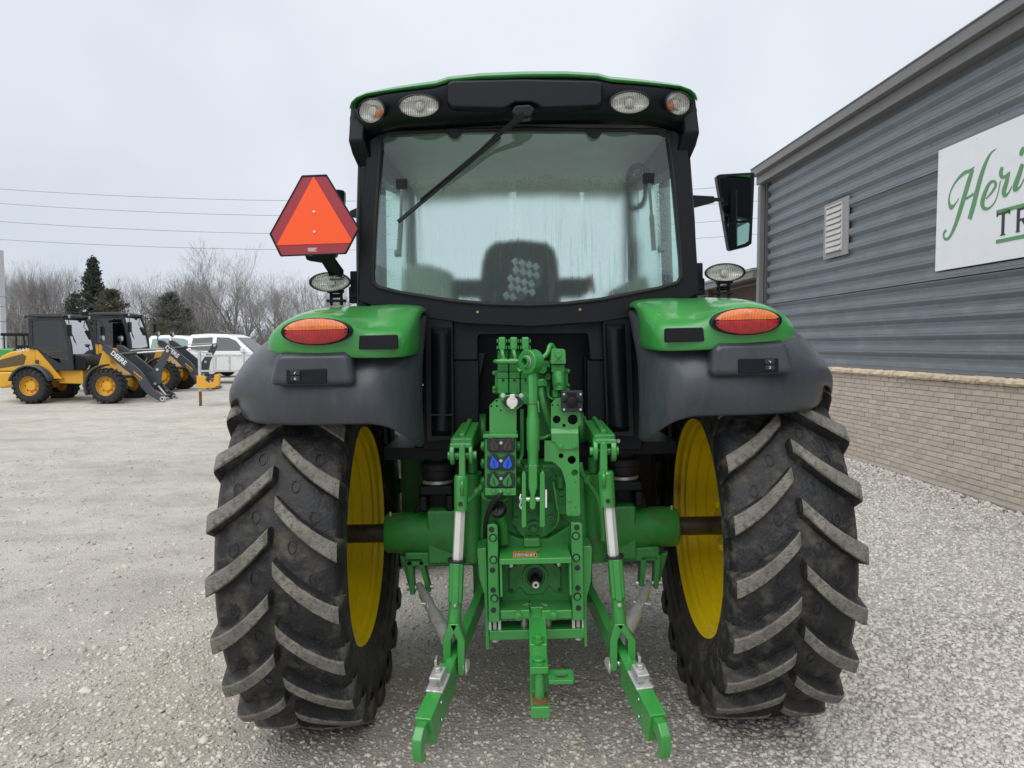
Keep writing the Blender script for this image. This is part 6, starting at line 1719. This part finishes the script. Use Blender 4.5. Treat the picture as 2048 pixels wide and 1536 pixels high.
    for y in (-.44, .36):
        m = MB(); pr(m, BO, y, y + .08); bo = m.build("lift_boom", "loader_grey", T, bevel=.012)
        m = MB(); m.lathe([(-.01, .07), (.09, .07), (.09, .035), (-.01, .035)], (3.68, y, .12), (0, 1, 0), 20, closed=True); m.build("boom_eye", "zinc", T)
    th = math.atan2(1.25 - 1.56, 2.68 - 2.28)
    text_mesh("DEERE", .19, "boom_lettering", "label_white", T, Matrix.Translation((2.42, -.446, 1.33)) @ Matrix.Rotation(R(90), 4, 'X') @ Matrix.Rotation(R(-40), 4, 'Z'), ext=.003, offset=.006)
    m = MB(); 
    for i in range(7):
        m.bar((2.86 + .035 * i, -.447, .93 - .030 * i + .02), (2.88 + .035 * i, -.447, .93 - .03 * i - .055 + .03 * (i % 2)), .022, .004, up=(0, 1, 0))
    for i in range(6): m.bar((2.88 + .03 * i, -.447, .83 - .03 * i), (2.90 + .03 * i, -.447, .815 - .03 * i), .02, .004, up=(0, 1, 0))
    m.build("boom_decal", "loader_yellow", T)
    m = MB(); m.cyl((3.0, -.40, .62), (3.0, .40, .62), .06, n=14); m.cyl((3.55, -.40, .18), (3.55, .40, .18), .045, n=14); m.build("boom_cross_tube", "loader_grey", T)
    m = MB(); pr(m, [(3.62, 1.60), (3.74, 1.62), (3.76, 1.50), (3.50, 1.0), (3.42, .55), (3.28, .42), (3.02, .50), (2.92, .80), (3.2, .92)], -.06, .06); m.build("bell_crank", "loader_grey", T, bevel=.01)
    for p in ((3.70, 1.54), (3.38, .98), (3.30, .55)):
        m = MB(); m.cyl((p[0], -.09, p[1]), (p[0], .09, p[1]), .045, n=12); m.build("crank_pin", "zinc", T)
    m = MB(); m.cyl((2.1, 0, 1.42), (2.75, 0, 1.48), .055, n=14); m.build("tilt_ram", "loader_grey", T)
    m = MB(); m.cyl((2.7, 0, 1.475), (3.68, 0, 1.545), .032, n=12); m.build("tilt_rod", "steel", T)
    m = MB(); m.bar((2.6, -.09, 1.56), (3.6, -.09, 1.62), .02, .025); m.build("hydraulic_pipe", "steel", T)
    m = MB(); m.cyl((3.36, 0, .48), (3.58, 0, .20), .03, n=10); m.build("crank_link", "zinc", T)
    for y in (-.2, .2):
        m = MB(); m.cyl((2.0, y, .75), (2.85, y, .80), .05, n=12); m.build("lift_ram", "loader_grey", T)
    m = MB(); 
    for y in (-.26, .26): m.cyl((3.45, y, .34), (3.52, y, .30), .02, n=8, m=0)
    m.build("hose_coupling", "lens_red", T)
    # lamps and mirrors
    for y in (-.52, .52):
        m = MB(); m.cyl((1.98, y, 1.70), (1.98, y, 1.86), .018, n=8); st = m.build("lamp_post", "loader_grey", T)
        m = MB(); m.lathe([(0, .06), (.09, .09), (.10, .085)], (1.93, y, 1.92), (1, 0, 0), 20); m.lathe([(.098, .082), (.105, .05), (.108, 0)], (1.93, y, 1.92), (1, 0, 0), 18, 1); m.build("work_lamp", ["loader_grey", "lens_clear"], T)
        for x, sx in ((-.22, -1), (.99, 1)):
            m = MB(); m.lathe([(0, .04), (sx * .05, .055)], (x, y, 2.56), (1, 0, 0), 14); m.lathe([(sx * .05, .05), (sx * .056, 0)], (x, y, 2.56), (1, 0, 0), 14, 1); m.build("roof_lamp", ["loader_grey", "lens_clear"], T)
    for s_ in (-1, 1):
        m = MB(); m.tube([(.96, s_ * .62, 2.50), (1.22, s_ * .86, 2.46), (1.24, s_ * .88, 2.32)], .012, 6); m.build("mirror_arm", "black_satin", T)
        m = MB(); m.box((1.24, s_ * .88, 2.14), (.08, .16, .34)); m.build("mirror_housing", "black_plastic", T, bevel=.02)
        m = MB(); m.tube([(1.5, s_ * .5, 1.0), (1.62, s_ * .62, 1.02), (1.66, s_ * .62, 1.12)], .016, 6); m.build("grab_rail", "zinc", T)
    return T
glass_mat("smoke_glass", (0.20, 0.235, 0.25), 0.30)
glass_mat("pale_glass", (0.62, 0.76, 0.74), 0.55, base_fog=.10)
YL = 21.7
x0 = W(65, 775, YL).x
LD = make_loader()
tag(LD, "yellow wheel loader with grey lift arms ending in bare eyes above the gravel", "wheel loader", "wheel loaders parked side by side")
LD.location = (x0, YL + .70, gz(x0, YL))
L2 = copy_tree(LD)
tag(L2, "yellow wheel loader parked behind the other one, its arms reaching towards the white pickup")
L2.location = (W(327, 750, 24.6).x - 2.23, 25.3, gz(-13, 25))

# ------------------------------------------------------------------ pickups, utility vehicle, rack
def make_truck():
    T = empty("pickup_truck")
    for x in (0, 3.7):
        for s_ in (-1, 1):
            t = MB(); half = [(.11, .22), (.13, .3), (.12, .385), (0, .40)]
            t.lathe(half + [(-a, b) for a, b in half[-2::-1]], (x, s_ * .86, .40), (0, 1, 0), 32, caps=False); t.build("tyre", "loader_tyre", T)
            t = MB(); t.lathe([(s_ * .11, .23), (s_ * .07, .20), (s_ * .05, .08), (s_ * .09, .0)], (x, s_ * .86, .40), (0, 1, 0), 24, caps=False); t.build("rim", "zinc", T)
    def pr(m, pts, y0, y1, mm=0): return m.prism([Vector((a, y0, b)) for a, b in pts], (0, y1 - y0, 0), m=mm)
    arch = lambda cx: [(cx + .50 * math.cos(a), .45 + .48 * math.sin(a)) for a in np.linspace(math.pi, 0, 9)]
    lower = [(-1.15, .52), (-.50, .50)] + arch(0)[1:-1] + [(.50, .46), (3.2, .46)] + arch(3.7)[1:-1] + [(4.2, .5), (4.72, .55), (4.75, 1.02), (4.6, 1.14), (3.2, 1.20), (-1.15, 1.22)]
    m = MB(); pr(m, lower, -.96, .96); m.build("body", "white_paint", T, bevel=.05, seg=3)
    # cab greenhouse
    rows = []
    for y, ins in ((-.95, 0), (-.80, .70)): pass
    prof = [(.74, 1.2), (.82, 1.80), (.92, 1.90), (1.6, 1.94), (2.3, 1.92), (2.62, 1.82), (3.35, 1.2)]
    m = MB(); m.grid([[Vector((a, s_ * (.95 - .17 * min(1, (b - 1.2) / .6)), b)) for a, b in prof] for s_ in (-1, 1)])
    for s_ in (-1, 1): m.add([(a, s_ * (.95 - .17 * min(1, (b - 1.2) / .6)), b) for a, b in prof], [list(range(7))])
    m.build("cab", "white_paint", T, bevel=.05, seg=3)
    for s_ in (-1, 1):
        f = lambda b: s_ * (.957 - .17 * min(1, (b - 1.2) / .6))
        for q in ([(.92, 1.30), (.98, 1.76), (1.74, 1.80), (1.74, 1.28)], [(1.90, 1.28), (1.90, 1.80), (2.36, 1.78), (2.66, 1.66), (2.98, 1.28)]):
            m = MB(); m.prism([Vector((a, f(b), b)) for a, b in q], (0, s_ * .006, 0)); m.build("side_window", "dark_glass", T)
        m = MB(); m.box((2.98, s_ * 1.06, 1.30), (.14, .20, .18)); m.build("door_mirror", "white_paint", T, bevel=.04)
        for x in (1.80, 3.0, .72):
            m = MB(); m.box((x, s_ * .962, .86), (.012, .004, .66)); m.build("door_gap", "trim_dark", T)
        for x in (1.55, 2.78):
            m = MB(); m.box((x, s_ * .975, 1.10), (.2, .03, .04)); m.build("door_handle", "white_paint", T, bevel=.01)
    m = MB(); m.add([(2.66, -.74, 1.78), (2.66, .74, 1.78), (3.34, .88, 1.22), (3.34, -.88, 1.22)], [(0, 1, 2, 3)]); m.v = [p + Vector((.012, 0, .012)) for p in m.v]; m.build("windscreen", "dark_glass", T)
    m = MB(); m.bb(-1.1, .70, -.82, .82, 1.16, 1.225); m.build("load_bed", "trim_dark", T)
    for y in (-.78, .78):
        m = MB(); m.box((4.74, y * .9, .92), (.06, .3, .2)); m.build("headlight", "lens_clear", T, bevel=.02)
        m = MB(); m.box((-1.15, y * 1.12, 1.0), (.04, .14, .34)); m.build("tail_lamp", "lens_red", T, bevel=.01)
    m = MB(); m.box((4.78, 0, .62), (.12, 1.9, .2)); m.build("bumper", "zinc", T, bevel=.03)
    return T
PT = make_truck()
tag(PT, "white crew cab pickup with dark windows beside the silver rack", "pickup", "pickups in the back row")
tx = W(436, 690, 29).x - 1.82
PT.location = (tx, 29.5, gz(tx, 29))
P2 = copy_tree(PT); tag(P2, "pale pickup mostly hidden behind the loaders, only its roof and glass showing")
tx2 = W(352, 690, 34).x - 1.9
for ch in kids(P2):
    if ch.name.startswith("side_window"):
        ch.data = ch.data.copy(); ch.data.materials[0] = MATS["teal_glass"]
P2.location = (tx2, 34.5, gz(tx2, 34) + .0)

RK = empty("fork_rack", W(401, 803, 21.0) * 1.0, label="yellow coupler plate with silver tube rails and a rusty post", cat="rack")
RK.location.z = gz(RK.location.x, 21)
def rk(px, py, dy=0): return W(px, py, 21.0 + dy) - Vector(RK.location)
m = MB(); m.bb(-.03, .03, -.03, .03, 0, .42); m.build("lower_post", "rust", RK)
zt0 = rk(401, 703).z
m = MB(); m.bb(-.035, .035, -.035, .035, .42, zt0); m.build("upper_post", "zinc", RK)
m = MB(); m.bar(rk(378, 700), rk(424, 708), .05, .05); m.build("top_bar", "zinc", RK)
for y in (712, 742):
    m = MB(); m.bar(rk(402, y), rk(500, y - 1), .05, .05); m.build("side_rail", "zinc", RK)
for x in (431, 459, 488):
    m = MB(); m.bar(rk(x, 712), rk(x, 742), .04, .04, up=(0, 1, 0)); m.build("rail_stile", "zinc", RK)
m = MB(); m.prism([rk(a, b, -.1) for a, b in ((393, 752), (405, 751), (411, 756), (411, 763), (416, 766), (424, 765), (428, 760), (428, 750), (439, 747), (437, 772), (430, 773), (428, 776), (416, 776), (403, 777), (393, 776))], (0, .12, 0)); m.build("coupler_plate", "loader_yellow", RK, bevel=.01)
m = MB(); m.box(rk(418, 757, -.05), (.10, .1, .12)); m.build("coupler_valve", "bolt_dark", RK)
m = MB(); m.box(rk(424, 759, -.06), (.08, .1, .06)); m.box(rk(392, 752, -.06), (.08, .05, .04)); m.build("coupler_cap", "lens_red", RK)
m = MB(); m.prism([rk(a, b, 0) for a, b in ((414, 776), (430, 776), (428, 779), (424, 778))], (0, .5, 0)); m.build("fork_heel", "rust", RK)

UV = empty("utility_vehicle", (W(25, 690, 27).x, 27, gz(-18, 27)), label="small black and green utility vehicle with a flat canopy behind the loader", cat="vehicle")
def uv(px, py, dy=0): return W(px, py, 27 + dy) - Vector(UV.location)
m = MB(); a0, a1 = uv(4, 666), uv(60, 672); m.bb(a0.x, a1.x, -.1, 1.2, a1.z, a0.z); m.build("canopy", "black_satin", UV, bevel=.02)
for px in (8, 32, 57):
    for dy in (0, 1.1):
        m = MB(); p = uv(px, 672); m.cyl((p.x, dy, p.z), (p.x, dy, .5), .025, n=8); m.build("roll_bar", "black_satin", UV)
m = MB(); a0, a1 = uv(-20, 697), uv(34, 740); m.bb(a0.x, a1.x, -.15, 1.25, .35, a0.z); m.build("body", "green", UV, bevel=.06)
m = MB(); a0, a1 = uv(34, 690), uv(62, 740); m.bb(a0.x, a1.x, -.1, 1.2, .4, a0.z); m.build("seat_bench", "black_satin", UV, bevel=.05)
for px in (-5, 50):
    for dy in (-.1, 1.1):
        m = MB(); p = uv(px, 740); m.lathe([(-.12, .2), (-.12, .31), (.12, .31), (.12, .2)], (p.x, dy, .31), (0, 1, 0), 24, closed=True); m.build("tyre", "loader_tyre", UV)

# dealer pylon at the left edge
mat("pylon_grey", (0.50, 0.52, 0.55), 0.5)
mat("pylon_yellow", (0.75, 0.60, 0.03), 0.5)
PY = empty("pylon_sign", W(-30, 690, 38), label="tall pale grey pylon sign with a green emblem at its top edge", cat="sign")
PY.location.z = gz(-27, 38)
pw_ = W(9, 690, 38).x - PY.location.x
H_ = W(0, 500, 38).z - PY.location.z
for z0, z1 in ((0, .28), (.283, .42), (.423, .54), (.543, .62), (.623, 1)):
    m = MB(); m.bb(-pw_, pw_, -.2, .2, H_ * z0 + .01, H_ * z1); m.build("sign_panel", "pylon_grey", PY, bevel=.02)
zc = W(0, 535, 38).z - PY.location.z
for nm, mt, k, y in (("emblem_border", "pylon_yellow", 1.0, -.215), ("emblem_field", "green", .88, -.222)):
    m = MB(); hw, hh = pw_ * .97 * (k if k == 1 else .93), .55 * k
    m.prism([Vector((hw * c_ , y, zc + hh * s_)) for c_, s_ in ((-1, .7), (-.8, 1), (.8, 1), (1, .7), (.9, -.5), (.6, -1), (-.6, -1), (-.9, -.5))], (0, .03, 0)); m.build(nm, mt, PY)

# ================================================================== power lines
mat("wire", (0.20, 0.20, 0.22), 0.6)
mat("pole_wood", (0.13, 0.10, 0.075), 0.9, var=.2)
XP = 75.0
def pole(x, y):
    o = empty("utility_pole", (x, y, gz(x, y)), label="wooden utility pole carrying the %s end of the four wires" % ("left" if x < 0 else "right"), cat="pole", group="utility poles")
    m = MB(); m.cyl((0, 0, -.5), (0, 0, 17), .20, .13, 12); m.build("post", "pole_wood", o)
    m = MB(); m.bb(-.06, .06, -1.4, 1.4, 15.9, 16.1); m.build("cross_arm", "pole_wood", o)
    return o
YW = 60.0
for i, (pl, pm, prr) in enumerate((((0, 378), (640, 402), (1410, 377)), ((0, 407), (540, 431), (1420, 409)), ((0, 443), (535, 467), (1425, 443)), ((0, 479), (540, 499), (1420, 475)))):
    A, B, C_ = (W(*p, YW + i * .5) for p in (pl, pm, prr))
    co = np.polyfit([A.x, B.x, C_.x], [A.z, B.z, C_.z], 2)
    m = MB(); m.tube([Vector((x, YW + i * .5, float(np.polyval(co, x)))) for x in np.linspace(-XP, XP, 40)], .017, 5)
    o = m.build("power_line", "wire")
    tag(o, ["topmost power line sagging across the overcast sky", "second power line down, sagging across the sky", "third power line down, just above the treetops", "lowest power line, brushing the treetops behind it"][i], "wire", "power lines over the lot")
pole(-XP, YW + .8); pole(XP, YW + .8)

# ================================================================== trees
mat("bark", (0.17, 0.155, 0.143), 0.95, var=.25, vscale=3)
mat("twig", (0.25, 0.237, 0.227), 0.95, var=.2, vscale=1)  # lightened grey: the haze over the far trees is put into the colour
mat("bark_far", (0.20, 0.185, 0.172), 0.95, var=.2, vscale=2)
mat("cedar_leaf", (0.050, 0.072, 0.052), 0.9, isl=.45)
mat("cedar_grey", (0.12, 0.132, 0.105), 0.9, isl=.45)
mat("cedar_olive", (0.098, 0.094, 0.052), 0.9, isl=.40)
mat("scrub", (0.245, 0.23, 0.217), 0.95, isl=.35)  # also paled in its colour to stand for distant haze
def bare_tree(seed, h, spread, fork, tall):
    """returns (trunk MB, crown MB): tapering limbs that fork down to twigs"""
    r = random.Random(seed); tk, cr_ = MB(), MB()
    def limb(p, d, ln, rad, lev):
        n_ = 4 if lev < 2 else 3
        pts, rs, dd = [p], [rad], d.copy()
        for i in range(n_):
            dd = (dd + Vector((r.gauss(0, .10), r.gauss(0, .10), r.gauss(.03 * (lev > 0), .05)))).normalized()
            pts.append(pts[-1] + dd * (ln / n_)); rs.append(rad * (1 - .42 * (i + 1) / n_))
        (tk if lev < 2 else cr_).tube(pts, rs, 7 if lev == 0 else (5 if lev == 1 else 3), caps=False)
        if lev >= 6: return
        kk = {0: fork + 1, 1: 4, 2: 4, 3: 3, 4: 3, 5: 2}[lev]
        for q in range(kk):
            if lev > 1 and r.random() < .08: continue
            t = r.uniform(.35 if lev else .5, 1.0) if q else 1.0
            i = min(int(t * n_), n_ - 1); f = t * n_ - i
            b = pts[i].lerp(pts[i + 1], f)
            ang = r.uniform(.25, .62) * spread * (1 if q else .5)
            ax = dd.orthogonal().normalized(); ax.rotate(Matrix.Rotation(r.uniform(0, 6.283), 3, dd))
            nd = (dd * math.cos(ang) + ax * math.sin(ang)); nd.z += .10 if lev < 4 else -.02
            limb(b, nd.normalized(), ln * r.uniform(.60, .82) * (1 if lev else tall), max(.0055, rs[min(i + 1, n_)] * r.uniform(.52, .72)), lev + 1)
    limb(Vector((0, 0, -.2)), Vector((r.uniform(-.05, .05), r.uniform(-.05, .05), 1)).normalized(), h * .30, h * .017, 0)
    zm = max(v.z for v in cr_.v)
    for q in (tk, cr_): q.v = [v * (h / zm) for v in q.v]
    return tk, cr_
protos = []
for i, (h, sp, fk, tl) in enumerate(((12, 1.0, 3, .95), (12, 1.15, 4, .9), (12, .62, 3, 1.0), (12, .55, 3, 1.05), (12, .9, 3, .9), (12, .75, 4, .95))):
    tk, cr_ = bare_tree(100 + i, h, sp, fk, tl)
    a = tk.build("trunk", "bark", None, recalc=False); b_ = cr_.build("crown", "twig", None, recalc=False)
    protos.append((a.data, b_.data)); bpy.data.objects.remove(a); bpy.data.objects.remove(b_)
def place_tree(k, x, y, h, label, group, wide=1.0):
    o = empty("bare_tree", (x, y, gz(x, y) - .05), random.uniform(0, 6.28), label, "tree", group)
    for nm, me_ in zip(("trunk", "crown"), protos[k]):
        c = bpy.data.objects.new(nm, me_); COL.objects.link(c); c.parent = o; c.scale = (h / 12 * wide, h / 12 * wide, h / 12)
    return o
def top_h(px, py, Y): 
    p = W(px, py, Y); return p.x, p.z - gz(p.x, Y)
# the trees one can tell apart, by their tops
NAMED = [(478, 480, 62, 1, "tall spreading bare tree with a forked trunk behind the white pickup", 1.05),
         (395, 512, 66, 0, "broad bare tree with many upright limbs left of the tall forked one", 1.1),
         (330, 520, 68, 5, "bare tree with a round fine-twigged crown right of the dark conifer", 1.0),
         (575, 545, 64, 4, "low bare tree with leaning limbs right of the tall forked one", 1.0)]
for px, py, Y, k, lb, wd in NAMED:
    x, h = top_h(px, py, Y); place_tree(k, x, Y, h, lb, "bare trees along the lot", wd)
rt = random.Random(5)
ORD = "first second third fourth fifth sixth seventh eighth ninth tenth eleventh twelfth thirteenth fourteenth fifteenth sixteenth seventeenth eighteenth nineteenth twentieth".split()
for i, px in enumerate(range(10, 150, 10)):
    Y = rt.uniform(60, 82); x, h = top_h(px + rt.uniform(-4, 4), rt.uniform(512, 540), Y)
    place_tree(rt.choice((2, 3)), x, Y, h, "slender straight bare tree, %s in the thin grove counted from the pylon sign" % ORD[i], "grove of slender trees", .8)
for i, px in enumerate(range(225, 700, 25)):
    Y = rt.uniform(68, 95); x, h = top_h(px + rt.uniform(-10, 10), rt.uniform(530, 575), Y)
    place_tree(rt.choice((0, 4, 5, 3)), x, Y, h, "grey bare tree of the wood edge, %s along from the pointed conifer" % ORD[i], "wood edge trees", 1.1)
def conifer(px, py, Y, wpx, leaf, name, label, cat, seed, ragged=1.0, round_=0.0, n_=1500, base=700):
    r = np.random.default_rng(seed)
    x, h = top_h(px, py, Y); hw = wpx / 2 / 1480 * Y
    o = empty(name, (x, Y, gz(x, Y)), 0, label, cat, "evergreens at the wood edge")
    m = MB(); m.cyl((0, 0, -.2), (0, 0, h * .93), h * .022, .02, 8); m.build("trunk", "bark", o)
    br = MB(); lf = MB()
    for i in range(n_ // 14):
        t = r.uniform(.04, 1) ** .8
        z = h * t
        rad = hw * (1.12 * (1 - t) ** .95 * (1 - round_) + round_ * math.sqrt(max(0, 1 - (2 * t - .85) ** 2 / 1.35))) * r.uniform(.5, 1.2) + .10
        a = r.uniform(0, 2 * np.pi); rise = r.uniform(.05, .45) * (1 if round_ < .5 else .8)
        tip = Vector((rad * math.cos(a), rad * math.sin(a), min(z + rad * rise, h * 1.0)))
        br.tube([Vector((0, 0, z)), tip], [.03, .008], 3, caps=False)
        for j in range(14):
            f = r.uniform(.25, 1.05); p = Vector((0, 0, z)).lerp(tip, f) + Vector(r.normal(0, .10 * h / 8, 3))
            sz = r.uniform(.07, .20) * h / 8 * ragged
            d1 = Vector(r.normal(0, 1, 3)).normalized(); d1.z = abs(d1.z) * .8 + .25; d2 = d1.cross(Vector(r.normal(0, 1, 3))).normalized()
            lf.add([p - d2 * sz * .38, p + d2 * sz * .38, p + d1.normalized() * sz * 1.5], [(0, 1, 2)])
            d3 = d1.cross(d2).normalized()
            lf.add([p - d3 * sz * .38, p + d3 * sz * .38, p + d1.normalized() * sz * 1.3], [(0, 1, 2)])
    br.build("branch", "bark", o, recalc=False)
    lf.build("crown", leaf, o, recalc=False, smooth=False)
conifer(185, 520, 58, 112, "cedar_leaf", "conifer_tree", "tall dark pointed conifer rising above the loaders", "tree", 1, n_=6500)
conifer(222, 582, 56, 84, "cedar_olive", "cedar_tree", "low olive brown cedar at the foot of the pointed conifer", "tree", 2, round_=.8, n_=5200)
conifer(150, 590, 60, 70, "cedar_leaf", "cedar_tree", "low dark cedar on the grove side of the pointed conifer", "tree", 3, round_=.6, n_=3600)
conifer(340, 588, 57, 110, "cedar_grey", "cedar_tree", "bushy dark green cedar above the second loader", "tree", 4, round_=.5, n_=5600)
conifer(318, 642, 54, 78, "cedar_olive", "cedar_tree", "small olive green cedar in front of the bushy dark one", "tree", 5, round_=.9, n_=2800)
conifer(372, 618, 60, 60, "cedar_grey", "cedar_tree", "narrow dark cedar half hidden in the scrub behind the white pickup", "tree", 6, round_=.6, n_=2600)
# scrub that closes the foot of the wood
m = MB(); r = np.random.default_rng(11)
for i in range(15500):
    Y = r.uniform(58, 92); px = r.uniform(-650, 1700)
    p = W(px, 700, Y); z0 = gz(p.x, Y); hh = r.uniform(2.0, 6.6) * (.80 + .22 * math.sin(px * .021) + .16 * math.sin(px * .057 + 1))
    d = Vector((r.normal(0, .28), r.normal(0, .28), 1)).normalized()
    a_ = Vector((p.x, Y, z0 - .1)); b_ = a_ + d * hh * .55; c_ = b_ + (d + Vector(r.normal(0, .3, 3))).normalized() * hh * .5
    m.tube([a_, b_, c_], [.04, .028, .008], 3, caps=False)
    for q in range(3):
        e = a_.lerp(c_, r.uniform(.3, .9)); m.tube([e, e + Vector((r.normal(0, .6), r.normal(0, .6), abs(r.normal(.5, .4)))) * (hh * .22)], [.02, .006], 3, caps=False)
so = m.build("scrub", "scrub", None, recalc=False, smooth=False); tag(so, "grey brown leafless scrub closing the foot of the wood", "scrub", kind="stuff")
